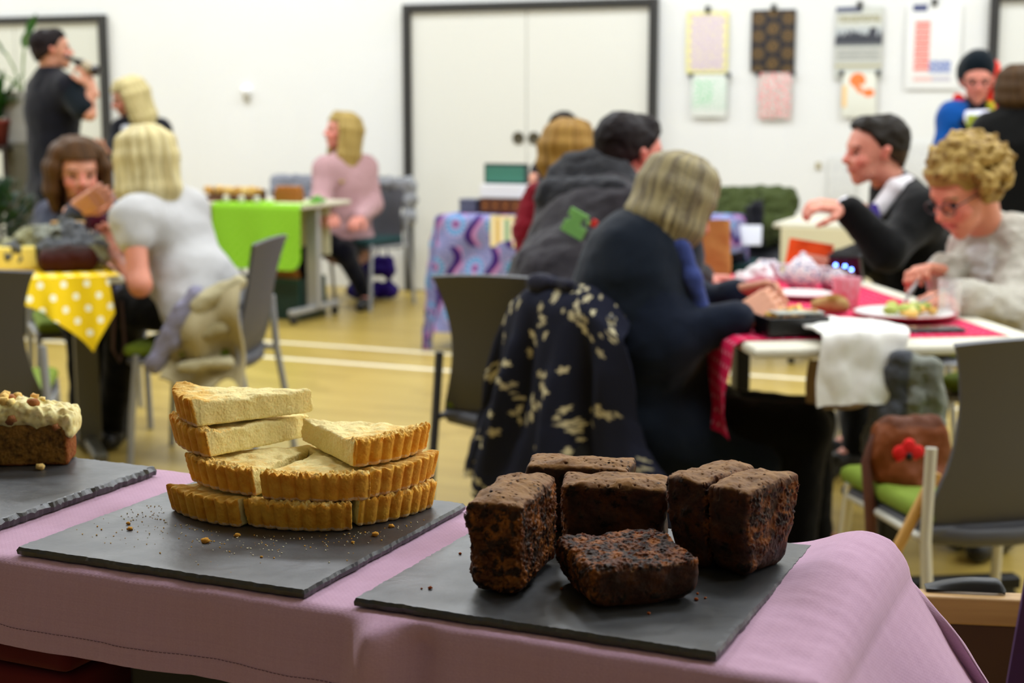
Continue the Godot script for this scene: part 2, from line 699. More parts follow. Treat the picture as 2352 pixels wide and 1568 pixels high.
func slate(at: Vector3, w: float, d: float, th: float, chip: float, seed_: int, mat: Material, label: String) -> void:
	var r := RandomNumberGenerator.new()
	r.seed = seed_
	var rings := [[], [], [], []]
	var N := 90
	var corner := [Vector2(-w, -d) / 2, Vector2(w, -d) / 2, Vector2(w, d) / 2, Vector2(-w, d) / 2]
	var wob := fnoise(seed_, 30.0)
	for k in 4:
		var a: Vector2 = corner[k]
		var b: Vector2 = corner[(k + 1) % 4]
		for i in N:
			var p := a.lerp(b, float(i) / N)
			var half := Vector2(w, d) / 2
			var j0 := wob.get_noise_2d(p.x, p.y) * 0.0012 + r.randf() * chip
			var j1 := r.randf() * chip * 1.6
			if k == 1 and i < 9: j1 += 0.0012 * (9 - i) / 9.0
			var ys := [th, th - r.randf() * chip * 0.35, th * 0.55 + r.randf_range(-1, 1) * chip * 0.6, 0.0]
			var ins := [0.006, 0.0011 + j0 + j1, 0.0003 + j0 * 0.7, 0.0008 + j0]
			for q in 4:
				var z := p.clamp(-half + Vector2.ONE * ins[q], half - Vector2.ONE * ins[q])
				rings[q].append(Vector3(z.x, ys[q], z.y))
	var g := Geo.new()
	var M := N * 4
	var mid := g.add(Vector3(0, th, 0), Vector3.UP)
	var ring := g.v.size()
	for i in M: g.add(rings[0][i], Vector3.UP)
	for i in M: g.tri(mid, ring + i, ring + (i + 1) % M)
	for q in 3:
		for i in M:
			var a: Vector3 = rings[q][i]
			var b: Vector3 = rings[q][(i + 1) % M]
			var a2: Vector3 = rings[q + 1][i]
			var b2: Vector3 = rings[q + 1][(i + 1) % M]
			var n1 := (b2 - a).cross(b - a2).normalized()
			if n1.dot(Vector3(a.x, 0.02, a.z)) < 0: n1 = -n1
			var k := g.add(a, n1)
			g.add(b, n1)
			g.add(b2, n1)
			g.add(a2, n1)
			g.tri(k, k + 2, k + 1)
			g.tri(k, k + 3, k + 2)
	solo("slate", g, mat, label, "slate board", place(TABLE, at + Vector3(0, 0.9222, 0)), "slate serving boards")


# ---------------------------------------------------------------- shortbread
const SB_R := 0.141
const SB_H := 0.0265
var SB_HALF := deg_to_rad(22.3)


func shortbread(seed_: int, fork: bool) -> ArrayMesh:
	var big := fnoise(seed_, 38.0, FastNoiseLite.TYPE_SIMPLEX_SMOOTH, 2)
	var fine := fnoise(seed_ + 100, 420.0, FastNoiseLite.TYPE_SIMPLEX_SMOOTH, 2)
	var ch := cos(SB_HALF)
	var sh := sin(SB_HALF)
	var ph := seed_ * 0.7
	var outer := func(p: Vector3, ang: float) -> float:
		var fl := pow(absf(sin(ang * 31.0 + ph)), 0.6)
		return SB_R - 0.006 * (1.0 - p.y / SB_H) - 0.0042 * (1.0 - fl)
	var body := func(p: Vector3) -> float:
		var r := sqrt(p.x * p.x + p.z * p.z)
		var ang := atan2(p.z, p.x)
		var b := big.get_noise_3dv(p)
		var d_side := absf(p.z) * ch - p.x * sh + b * 0.0013
		var d_out: float = r - outer.call(p, ang)
		var rim := smoothstep(SB_R * 0.80, SB_R * 0.93, r)
		var top := SB_H - 0.0022 + rim * 0.0022 + b * 0.0026
		if fork: top += rim * 0.0013 * sin(ang * 78.0)
		else: top += rim * 0.0042 * big.get_noise_2d(p.x * 4.2, p.z * 4.2)
		var d := smax(smax(d_side, d_out, 0.0028), smax(p.y - top, -p.y, 0.002), 0.0030)
		if absf(d) < 0.004: d += fine.get_noise_3dv(p) * 0.0005 + (0.0014 * maxf(0.0, fine.get_noise_3dv(p * 0.45) - 0.32))
		return d
	var fd := Field.new(Vector3(-0.006, -0.005, -0.062), Vector3(SB_R + 0.006, SB_H + 0.007, 0.062), 0.00125)
	fd.fill(body, 0.004)
	var pale := Color(0.955, 0.885, 0.60).srgb_to_linear()
	var cream := Color(0.965, 0.89, 0.63).srgb_to_linear()
	var gold := Color(0.93, 0.75, 0.40).srgb_to_linear()
	var brown := Color(0.95, 0.70, 0.25).srgb_to_linear()
	var deep := Color(0.87, 0.56, 0.13).srgb_to_linear()
	var sugar := Color(0.90, 0.80, 0.66).srgb_to_linear()
	var paint := func(p: Vector3, nn: Vector3, _t: int) -> Color:
		var r := sqrt(p.x * p.x + p.z * p.z)
		var ang := atan2(p.z, p.x)
		var gap: float = outer.call(p, ang) - r
		var b := big.get_noise_3dv(p * 1.7)
		var f := fine.get_noise_3dv(p * 0.7)
		var c := pale.lerp(cream, 0.5 + 0.5 * b)
		if nn.y > 0.45:
			var t := smoothstep(0.55, 1.0, r / SB_R + 0.28 * b + 0.1 * f)
			c = cream.lerp(gold, t)
		var crust := smoothstep(0.0042, 0.0016, gap + f * 0.0008) * (0.55 if nn.y > 0.6 else 1.0)
		c = c.lerp(brown.lerp(deep, clampf(0.35 + 0.8 * b + 0.35 * f, 0.0, 1.0)), crust)
		if gap < 0.003 and p.y < 0.0034 + 0.0015 * b: c = c.lerp(sugar, clampf(0.6 + f, 0.0, 0.85))
		if f > 0.52: c = c.lerp(brown, 0.35)
		return c
	var g := Geo.new()
	fd.into(g, paint)
	return g.mesh()


func crumb_mat(seed_: int, relief: float, rough: float) -> StandardMaterial3D:
	var m := StandardMaterial3D.new()
	m.vertex_color_use_as_albedo = true
	m.roughness = rough
	m.metallic_specular = 0.35
	m.subsurf_scatter_enabled = true
	m.subsurf_scatter_strength = 0.08
	return tri_mat(bump(m, noise_tex(seed_, 0.03, Color.BLACK, Color.WHITE, 256, FastNoiseLite.TYPE_SIMPLEX_SMOOTH, 5), relief), 22.0)


func build_shortbread() -> void:
	var m := crumb_mat(41, 0.05, 0.85)
	var kinds := [shortbread(1, true), shortbread(2, false), shortbread(3, false), shortbread(4, true)]
	# tip x, y, depth, direction of the wedge in degrees (0 = right, 270 = towards the camera), kind, tilt
	var spots := [
		[-0.2130, 0.9292, 1.5090, 230.0, 3, 0.0, "shortbread wedge at the left of the bottom layer"],
		[-0.1790, 0.9292, 1.5020, 261.0, 1, 0.0, "shortbread wedge in the middle of the bottom layer"],
		[-0.2030, 0.9292, 1.5056, 318.3, 2, 0.0, "shortbread wedge at the right of the bottom layer"],
		[-0.1950, 0.9560, 1.5160, 228.0, 1, 0.4, "shortbread wedge at the left of the second layer"],
		[-0.1787, 0.9562, 1.5085, 268.3, 2, -0.3, "shortbread wedge in the middle of the second layer, furthest to the front"],
		[-0.2090, 0.9560, 1.4990, 325.8, 0, 0.0, "shortbread wedge at the right of the second layer"],
		[-0.208, 0.9830, 1.533, 209.5, 2, 1.0, "shortbread wedge directly under the topmost one, tip to the right"],
		[-0.2130, 0.9832, 1.512, 321.0, 1, 0.0, "shortbread wedge on the right of the third layer, fluted edge to the right"],
		[-0.202, 1.0105, 1.522, 198.5, 0, 1.5, "topmost shortbread wedge, long cut side facing the front"],
	]
	for s in spots:
		var o := MeshInstance3D.new()
		o.name = numbered("shortbread_wedge")
		o.mesh = kinds[s[4]]
		o.material_override = m
		add_child(o)
		var a := deg_to_rad(s[3])
		o.transform = Transform3D(Basis(Vector3.UP, a) * Basis(Vector3(0, 0, 1), deg_to_rad(s[5])), Vector3(s[0], s[1], -s[2]))
		tag(o, s[6], "shortbread", "stacked shortbread wedges")
	# crumbs and sugar on the slate
	var r := RandomNumberGenerator.new()
	r.seed = 77
	var tiny := Geo.new()
	for i in 420:
		var ang := deg_to_rad(r.randf_range(190, 350))
		var rad := 0.146 + absf(r.randfn(0.0, 0.045))
		var x := -0.205 + cos(ang) * rad
		var d := 1.50 + sin(ang) * rad
		var q := TABLE.affine_inverse() * Vector3(x, 0, -d)
		if q.x < -0.64 or q.x > -0.356 or q.z > -0.008 or q.z < -0.29: continue
		var e := r.randf_range(0.0003, 0.0009)
		tiny.col = (Color(0.93, 0.88, 0.75) if r.randf() < 0.6 else Color(0.85, 0.64, 0.3)).srgb_to_linear()
		tiny.ball(Vector3(x, 0.9290 + e * 0.6, -d), Vector3(e, e * 0.8, e), Basis(), 5, 3, 0.3, r)
	solo("shortbread_crumbs", tiny, m, "dusting of sugar and fine crumbs on the shortbread slate", "crumbs", Transform3D(), "", "stuff")
	for c in [[-0.2769, -1.3336, 0.0042], [-0.2517, -1.3533, 0.003], [-0.3556, -1.3750, 0.003], [-0.3616, -1.3944, 0.0022], [-0.1254, -1.3547, 0.0036], [-0.1133, -1.3839, 0.003], [-0.2191, -1.2880, 0.0014], [-0.1438, -1.3322, 0.0018]]:
		var k := Geo.new()
		k.col = Color(0.86, 0.62, 0.25).srgb_to_linear()
		var rad: float = c[2]
		k.ball(Vector3.ZERO, Vector3(rad, rad * 0.6, rad * 0.7), Basis(), 8, 6, 0.28, r)
		solo("shortbread_crumb", k, m, "golden crumb broken off on the shortbread slate", "crumb", Transform3D(Basis(), Vector3(c[0], 0.9290 + rad * 0.5, c[1])), "larger shortbread crumbs")


# ---------------------------------------------------------------- fruit cake
# half sizes, which faces are cut (rough, fruity): x+, x-, z+, z-, y+ ; foot: how much narrower the base is
func fruit_cake(seed_: int, half: Vector3, cut: Dictionary, foot: float, arch := 0.004) -> Geo:
	var big := fnoise(seed_, 30.0, FastNoiseLite.TYPE_SIMPLEX_SMOOTH, 2)
	var fine := fnoise(seed_ + 5, 240.0, FastNoiseLite.TYPE_SIMPLEX_SMOOTH, 2)
	var fruit := fnoise(seed_ + 9, 74.0, FastNoiseLite.TYPE_CELLULAR, 1)
	fruit.cellular_return_type = FastNoiseLite.RETURN_DISTANCE
	fruit.domain_warp_enabled = true
	fruit.domain_warp_amplitude = 0.012
	fruit.domain_warp_frequency = 60.0
	var rough_at := func(p: Vector3) -> float:
		var q := Vector3(p.x / half.x, p.y / half.y, p.z / half.z)
		var best := 0.0
		if cut.get("x+", false): best = maxf(best, smoothstep(0.80, 0.93, q.x))
		if cut.get("x-", false): best = maxf(best, smoothstep(0.80, 0.93, -q.x))
		if cut.get("z+", false): best = maxf(best, smoothstep(0.80, 0.93, q.z))
		if cut.get("z-", false): best = maxf(best, smoothstep(0.80, 0.93, -q.z))
		if cut.get("y+", false): best = maxf(best, smoothstep(0.72, 0.9, q.y))
		elif q.y > 0.86: best *= 0.25
		return best
	var body := func(p: Vector3) -> float:
		var t := (1.0 - p.y / half.y) * 0.5
		var sc := 1.0 - foot * t * t
		var rr := 0.0042 + 0.007 * t
		var outer_side: int = cut.get("outer", 0)
		var hp := half.x * (1.0 if outer_side < 0 else sc) - rr
		var hn := half.x * (1.0 if outer_side > 0 else sc) - rr
		var hz := half.z * sc - rr
		var top: float = half.y + arch * (1.0 - pow(p.x / half.x, 2.0)) * (1.0 - pow(p.z / half.z, 2.0))
		var qx := maxf(p.x - hp, -p.x - hn)
		var qz := absf(p.z) - hz
		var qy := (p.y - top + rr) if p.y > 0.0 else (-half.y - p.y + rr)
		var d := Vector3(maxf(qx, 0), maxf(qy, 0), maxf(qz, 0)).length() + minf(maxf(qx, maxf(qy, qz)), 0.0) - rr
		if absf(d) < 0.007:
			d += big.get_noise_3dv(p) * 0.0034
			var ro: float = rough_at.call(p)
			var fr := fruit.get_noise_3dv(p)
			d += ro * (fine.get_noise_3dv(p) * 0.0026 + (fr + 0.6) * 0.0022)
			d += (1.0 - ro) * (fine.get_noise_3dv(p * 0.5) * 0.0006 - 0.0016 * maxf(0.0, -fr - 0.72) * 3.0)
			if p.y > half.y * 0.7:
				var pit := big.get_noise_2d(p.x * 7.0 + 31.0, p.z * 7.0)
				d += 0.0022 * smoothstep(0.56, 0.66, pit)
		return d
	var lim := half + Vector3(0.01, 0.014, 0.01)
	var fd := Field.new(-lim, lim, 0.0013)
	fd.fill(body, 0.007)
	var crumb := Color(0.56, 0.33, 0.12).srgb_to_linear()
	var crumb2 := Color(0.33, 0.18, 0.075).srgb_to_linear()
	var raisin := Color(0.115, 0.09, 0.082).srgb_to_linear()
	var baked := Color(0.57, 0.41, 0.215).srgb_to_linear()
	var baked2 := Color(0.43, 0.29, 0.145).srgb_to_linear()
	var skin := Color(0.215, 0.14, 0.095).srgb_to_linear()
	var blotch := fnoise(seed_ + 21, 40.0, FastNoiseLite.TYPE_SIMPLEX_SMOOTH, 3)
	var paint := func(p: Vector3, nn: Vector3, _t: int) -> Color:
		var ro: float = rough_at.call(p)
		var fr := fruit.get_noise_3dv(p)
		var b := blotch.get_noise_3dv(p)
		var b2 := blotch.get_noise_3dv(p * 1.9 + Vector3(1, 2, 3))
		var f := fine.get_noise_3dv(p * 0.8)
		var topped := smoothstep(0.35, 0.8, nn.y) * smoothstep(0.5, 0.8, p.y / half.y)
		var c := skin.lerp(crumb2, clampf(0.25 + 0.9 * b + 0.4 * f, 0.0, 0.8))
		c = c.lerp(baked.lerp(baked2, clampf(0.4 + b + 0.3 * f, 0.0, 1.0)), topped)
		c = c.lerp(crumb2.lerp(crumb, clampf(0.30 + 1.5 * b + 0.6 * f, 0.0, 1.0)), ro)
		var dark := maxf(smoothstep(-0.66, -0.78, fr + 0.12 * f), smoothstep(0.0, 0.2, b2) * ro)
		if topped > 0.5 and ro < 0.5: dark = smoothstep(-0.84, -0.92, fr + 0.1 * f)
		return c.lerp(raisin, dark * 0.9)
	var g := Geo.new()
	fd.into(g, paint)
	return g


func build_fruit_cake() -> void:
	var m := crumb_mat(51, 0.04, 0.62)
	m.metallic_specular = 0.32
	var put := func(seed_: int, size: Vector3, cut: Dictionary, foot: float, x: float, d: float, turn: float, label: String, arch := 0.004) -> void:
		var h := size * 0.5
		solo("fruit_cake_piece", fruit_cake(seed_, h, cut, foot, arch), m, label, "fruit cake", Transform3D(Basis(Vector3.UP, deg_to_rad(turn)), Vector3(x, 0.9292 + h.y, -d)), "dark fruit cake pieces")
	put.call(1, Vector3(0.048, 0.076, 0.106), {"z+": true, "x+": true, "x-": true}, 0.06, 0.001, 1.234, -17.0, "tall fruit cake piece standing at the left of the slate")
	put.call(2, Vector3(0.093, 0.061, 0.050), {"z+": false, "x-": true}, 0.05, 0.092, 1.321, -9.6, "fruit cake piece standing in the middle behind the lying slice")
	put.call(3, Vector3(0.096, 0.064, 0.050), {"z-": true}, 0.05, 0.064, 1.380, -9.6, "fruit cake piece furthest back, only its crust showing")
	put.call(4, Vector3(0.092, 0.036, 0.094), {"y+": true, "x-": true}, 0.10, 0.0925, 1.197, 16.5, "low fruit cake slice lying in front with its crumb upwards", 0.001)
	put.call(5, Vector3(0.0415, 0.078, 0.084), {"x+": true, "x-": true, "outer": -1}, 0.20, 0.1735, 1.288, -41.0, "left half of the tall fruit cake block at the right")
	put.call(6, Vector3(0.0415, 0.077, 0.084), {"x+": true, "x-": true, "outer": 1}, 0.24, 0.2052, 1.2605, -41.0, "right half of the tall fruit cake block nearest the slate's right edge")
	var r := RandomNumberGenerator.new()
	r.seed = 9
	for c in [[-0.0669, -1.2007, 0.0019], [-0.0740, -1.2007, 0.001], [-0.0456, -1.2985, 0.0014], [0.1474, -1.1719, 0.0019], [0.1500, -1.1872, 0.0012], [0.1549, -1.1762, 0.0012], [0.1062, -1.1382, 0.0015], [0.0405, -1.1996, 0.0014]]:
		var k := Geo.new()
		k.col = Color(0.55, 0.27, 0.07).srgb_to_linear()
		var rad: float = c[2]
		k.ball(Vector3.ZERO, Vector3(rad, rad * 0.7, rad * 0.8), Basis(), 7, 5, 0.25, r)
		solo("fruit_cake_crumb", k, m, "tiny orange-brown crumb on the fruit cake slate", "crumb", Transform3D(Basis(), Vector3(c[0], 0.9290 + rad * 0.5, c[1])), "fruit cake crumbs")


# ---------------------------------------------------------------- iced walnut cake
func build_walnut_cake() -> void:
	var at := Transform3D(Basis(Vector3.UP, deg_to_rad(6.0)), Vector3(-0.483, 0.9318, -1.622))
	var cake := thing("walnut_cake", "slice of brown cake with thick pale icing and chopped walnuts", "cake", at)
	var L := 0.16
	var D := 0.052
	var H := 0.045
	var big := fnoise(61, 45.0, FastNoiseLite.TYPE_SIMPLEX_SMOOTH, 2)
	var fine := fnoise(62, 260.0, FastNoiseLite.TYPE_SIMPLEX_SMOOTH, 2)
	var sponge := func(p: Vector3) -> float:
		var q := Vector3(absf(p.x + L * 0.5) - L * 0.5, absf(p.y - H * 0.5) - H * 0.5, absf(p.z + D * 0.5) - D * 0.5) + Vector3.ONE * 0.004
		var d := q.max(Vector3.ZERO).length() + minf(maxf(q.x, maxf(q.y, q.z)), 0.0) - 0.004
		if absf(d) < 0.005: d += fine.get_noise_3dv(p) * 0.0011 + big.get_noise_3dv(p) * 0.001 + 0.003 * maxf(0.0, fine.get_noise_3dv(p * 0.5 + Vector3(3, 1, 2)) - 0.35)
		return d
	var fd := Field.new(Vector3(-L - 0.005, -0.005, -D - 0.005), Vector3(0.006, H + 0.006, 0.006), 0.0015)
	fd.fill(sponge, 0.005)
	var inner := Color(0.56, 0.40, 0.18).srgb_to_linear()
	var fleck := Color(0.26, 0.17, 0.08).srgb_to_linear()
	var crust := Color(0.52, 0.25, 0.07).srgb_to_linear()
	var g := Geo.new()
	fd.into(g, func(p: Vector3, _n: Vector3, _t: int) -> Color:
		var f := fine.get_noise_3dv(p * 0.5)
		var c := inner.lerp(fleck, clampf(0.25 + 0.9 * f + 0.5 * big.get_noise_3dv(p), 0.0, 1.0))
		var edge := maxf(smoothstep(-0.006, -0.001, p.x), smoothstep(0.004, 0.001, p.y))
		return c.lerp(crust, edge * (0.75 + 0.25 * f)))
	part("sponge", g, crumb_mat(63, 0.06, 0.85), cake)
	var icing := func(p: Vector3) -> float:
		var w := big.get_noise_2d(p.x * 1.4, p.z * 1.4)
		var base := H - 0.004 + 0.005 * big.get_noise_2d(p.x * 0.9 + 9.0, 2.0) - 0.012 * smoothstep(-0.022, 0.0, p.x)
		var top := H + 0.024 + 0.004 * w - 0.010 * smoothstep(-0.055, 0.006, p.x)
		var q := Vector3(absf(p.x + L * 0.5 - 0.004) - L * 0.5 - 0.003, absf(p.y - (base + top) * 0.5) - (top - base) * 0.5, absf(p.z + D * 0.5) - D * 0.5 - 0.001) + Vector3.ONE * 0.009
		var d := q.max(Vector3.ZERO).length() + minf(maxf(q.x, maxf(q.y, q.z)), 0.0) - 0.009
		if absf(d) < 0.006: d += 0.0022 * big.get_noise_3dv(p * 1.6) + 0.0005 * fine.get_noise_3dv(p * 0.6)
		return d
	fd = Field.new(Vector3(-L - 0.01, H - 0.03, -D - 0.008), Vector3(0.018, H + 0.04, 0.010), 0.0016)
	fd.fill(icing, 0.006)
	g = Geo.new()
	var ic := Color(0.95, 0.90, 0.66).srgb_to_linear()
	var ic2 := Color(0.90, 0.82, 0.52).srgb_to_linear()
	fd.into(g, func(p: Vector3, _n: Vector3, _t: int) -> Color: return ic.lerp(ic2, clampf(0.4 + big.get_noise_3dv(p * 3.0), 0.0, 1.0)))
	var im := crumb_mat(64, 0.012, 0.5)
	part("icing", g, im, cake)
	var r := RandomNumberGenerator.new()
	r.seed = 19
	var nm := crumb_mat(65, 0.05, 0.7)
	for i in 34:
		var x := -r.randf_range(0.026, 0.152)
		var z := -r.randf_range(0.004, 0.048)
		var e := r.randf_range(0.0035, 0.0078)
		var k := Geo.new()
		k.col = [Color(0.92, 0.76, 0.42), Color(0.86, 0.66, 0.34), Color(0.66, 0.42, 0.22), Color(0.95, 0.83, 0.52)][r.randi() % 4].srgb_to_linear()
		k.ball(Vector3(x, H + 0.0235 + 0.004 * big.get_noise_2d(x * 1.4, z * 1.4) - 0.010 * smoothstep(-0.055, 0.006, x) + e * 0.3, z), Vector3(e, e * r.randf_range(0.6, 1.0), e * 0.8), Basis.from_euler(Vector3(r.randf() * 6, r.randf() * 6, 0)), 6, 4, 0.3, r)
		part("walnut_piece", k, nm, cake)
	for c in [[-0.058, 0.052, 0.006], [-0.126, 0.056, 0.008], [-0.012, 0.043, 0.0045]]:
		var k := Geo.new()
		k.col = Color(0.62, 0.40, 0.24).srgb_to_linear()
		k.ball(Vector3(c[0], c[1], 0.0015), Vector3(c[2], c[2] * 0.9, 0.005), Basis(), 7, 5, 0.3, r)
		part("walnut_piece", k, nm, cake)
	var k := Geo.new()
	k.col = Color(0.88, 0.74, 0.45).srgb_to_linear()
	k.ball(Vector3.ZERO, Vector3(0.0055, 0.004, 0.0045), Basis(), 7, 5, 0.3, r)
	solo("walnut_crumb", k, nm, "pale walnut bit fallen on the slate before the iced cake", "crumb", Transform3D(Basis(), Vector3(-0.5075, 0.9318, -1.600) + Vector3(0, 0.003, 0)))


# ---------------------------------------------------------------- the hall
func build_room() -> void:
	# hall space: x along the back wall (0 = left jamb of the double door), z towards the camera, from the wall
	var X0 := -6.0
	var X1 := 8.6
	var Z1 := 15.0
	var H := 4.0
	var paint := StandardMaterial3D.new()
	paint.albedo_texture = noise_tex(71, 0.004, Color(0.885, 0.885, 0.865), Color(0.915, 0.915, 0.90), 256)
	paint.roughness = 0.75
	tri_mat(paint, 0.25)
	var ceil_m := plain(Color(0.86, 0.86, 0.84), 0.9)
	var w := X1 - X0
	var cx := (X0 + X1) / 2
	# floor of narrow maple boards, too fine to tell apart at this distance
	var r := RandomNumberGenerator.new()
	r.seed = 4
	var tone := []
	for i in 64: tone.append(r.randf_range(-0.035, 0.035))
	var shift := []
	for i in 16: shift.append(r.randi() % 256)
	var grain := fnoise(8, 0.02)
	var boards := img_tex(512, 256, func(x: int, y: int) -> Color:
		var row := y / 16
		var k: float = tone[(row * 7 + (x + shift[row]) / 128 % 4 * 5) % 64] + 0.03 * grain.get_noise_2d(x * 0.4, y * 5.0)
		return Color(0.675 + k, 0.575 + k, 0.28 + k * 0.8))
	var fm := StandardMaterial3D.new()
	fm.albedo_texture = boards
	fm.roughness = 0.34
	fm.metallic_specular = 0.45
	var g := Geo.new()
	g.sheet(20, 20, func(i: float, j: float) -> Vector3: return Vector3(lerpf(X0, X1, i), 0, lerpf(Z1, 0, j)), false, Vector2(w / 2.0, Z1 / 1.0))
	g.box(Vector3(w, 0.1, Z1), Transform3D(Basis(), Vector3(cx, -0.0505, Z1 / 2)), 0.001)
	var floor_o := structure("floor", g, fm, "pale yellow maple sports hall floor with white court lines", ROOM)
	var white := plain(Color(0.93, 0.90, 0.80), 0.4)
	for l in [[2.495, 0.05], [2.96, 0.05]]:
		part("court_line", geo_box(Vector3(w, 0.002, l[1]), Vector3(cx, 0.001, l[0]), 0.0004), white, floor_o, "white court line painted on the floor")
	structure("ceiling", geo_box(Vector3(w, 0.1, Z1 + 0.4), Vector3(cx, H + 0.05, Z1 / 2), 0.001), ceil_m, "white hall ceiling", ROOM)
	structure("wall_back", geo_box(Vector3(w, H, 0.2), Vector3(cx, H / 2, -0.1), 0.001), paint, "white painted back wall of the hall", ROOM)
	structure("wall_left", geo_box(Vector3(0.2, H, Z1), Vector3(X0 - 0.1, H / 2, Z1 / 2), 0.001), paint, "white left wall outside the picture", ROOM)
	structure("wall_right", geo_box(Vector3(0.2, H, Z1), Vector3(X1 + 0.1, H / 2, Z1 / 2), 0.001), paint, "white right wall outside the picture", ROOM)
	structure("wall_front", geo_box(Vector3(w, H, 0.2), Vector3(cx, H / 2, Z1 + 0.1), 0.001), plain(Color(0.62, 0.65, 0.76), 0.8), "pale blue wall behind the camera", ROOM)

	var dark := plain(Color(0.17, 0.165, 0.155), 0.5)
	var leaf_m := plain(Color(0.88, 0.875, 0.835), 0.45)
	var steel := plain(Color(0.42, 0.40, 0.34), 0.35, 0.8)
	doorway("door_1", -0.02, 1.84, 2.01, 2, dark, leaf_m, steel, "cream double door with a black frame and two round pulls")
	doorway("door_2", -4.35, -2.58, 2.0, 2, dark, plain(Color(0.83, 0.83, 0.78), 0.45), steel, "pale double door with a black frame behind the standing man")
	doorway("door_3", 3.93, 5.75, 1.99, 2, dark, plain(Color(0.86, 0.86, 0.83), 0.45), steel, "pale door with a black frame at the right edge")

	# small white sensor on the wall
	var t := thing("wall_sensor", "small round white sensor on the wall between the doors", "sensor", place(ROOM, Vector3(-1.34, 1.42, 0)))
	g = Geo.new()
	g.lathe([Vector2(0.0, 0.05), Vector2(0.025, 0.045), Vector2(0.042, 0.02), Vector2(0.046, 0.0)], Transform3D(Basis(Vector3.RIGHT, PI / 2).scaled(Vector3(1, 1, 1)), Vector3.ZERO))
	part("dome", g, plain(Color(0.97, 0.97, 0.97), 0.3), t)
	part("bracket", geo_box(Vector3(0.05, 0.03, 0.03), Vector3(0, -0.055, 0.015)), plain(Color(0.7, 0.68, 0.62), 0.5), t)
	t = thing("wall_socket", "tiny beige wall fitting low on the wall left of the suited man", "wall fitting", place(ROOM, Vector3(2.917, 0.936, 0)))
	part("plate", geo_box(Vector3(0.035, 0.045, 0.012), Vector3(0, 0, 0.006)), plain(Color(0.72, 0.68, 0.56), 0.5), t)
	posters()


func doorway(called: String, x0: float, x1: float, h: float, leaves: int, frame: Material, leaf_m: Material, steel: Material, label: String) -> void:
	var t := Node3D.new()
	t.name = called
	add_child(t)
	t.transform = ROOM
	t.set_meta("kind", "structure")
	t.set_meta("label", label)
	var f := 0.052
	part("jamb", geo_box(Vector3(f, h, 0.06), Vector3(x0 + f / 2, h / 2, 0.03), 0.003), frame, t)
	part("jamb", geo_box(Vector3(f, h, 0.06), Vector3(x1 - f / 2, h / 2, 0.03), 0.003), frame, t)
	part("head", geo_box(Vector3(x1 - x0 - 2 * f, f, 0.06), Vector3((x0 + x1) / 2, h - f / 2, 0.03), 0.003), frame, t)
	var w := (x1 - x0 - 2 * f) / leaves
	for k in leaves:
		var lx := x0 + f + w * (k + 0.5)
		var lf := part("leaf", geo_box(Vector3(w - 0.005, h - f - 0.008, 0.026), Vector3(lx, (h - f) / 2 + 0.002, 0.014), 0.003), leaf_m, t)
		var g := Geo.new()
		var hx := lx + (w / 2 - 0.058) * (1 if k == 0 else -1)
		g.lathe([Vector2(0.044, 0.0), Vector2(0.044, 0.006), Vector2(0.034, 0.008), Vector2(0.030, 0.003), Vector2(0.0, 0.003)], Transform3D(Basis(Vector3.RIGHT, PI / 2), Vector3(hx, 1.093, 0.027)))
		part("round_pull", g, steel, lf)


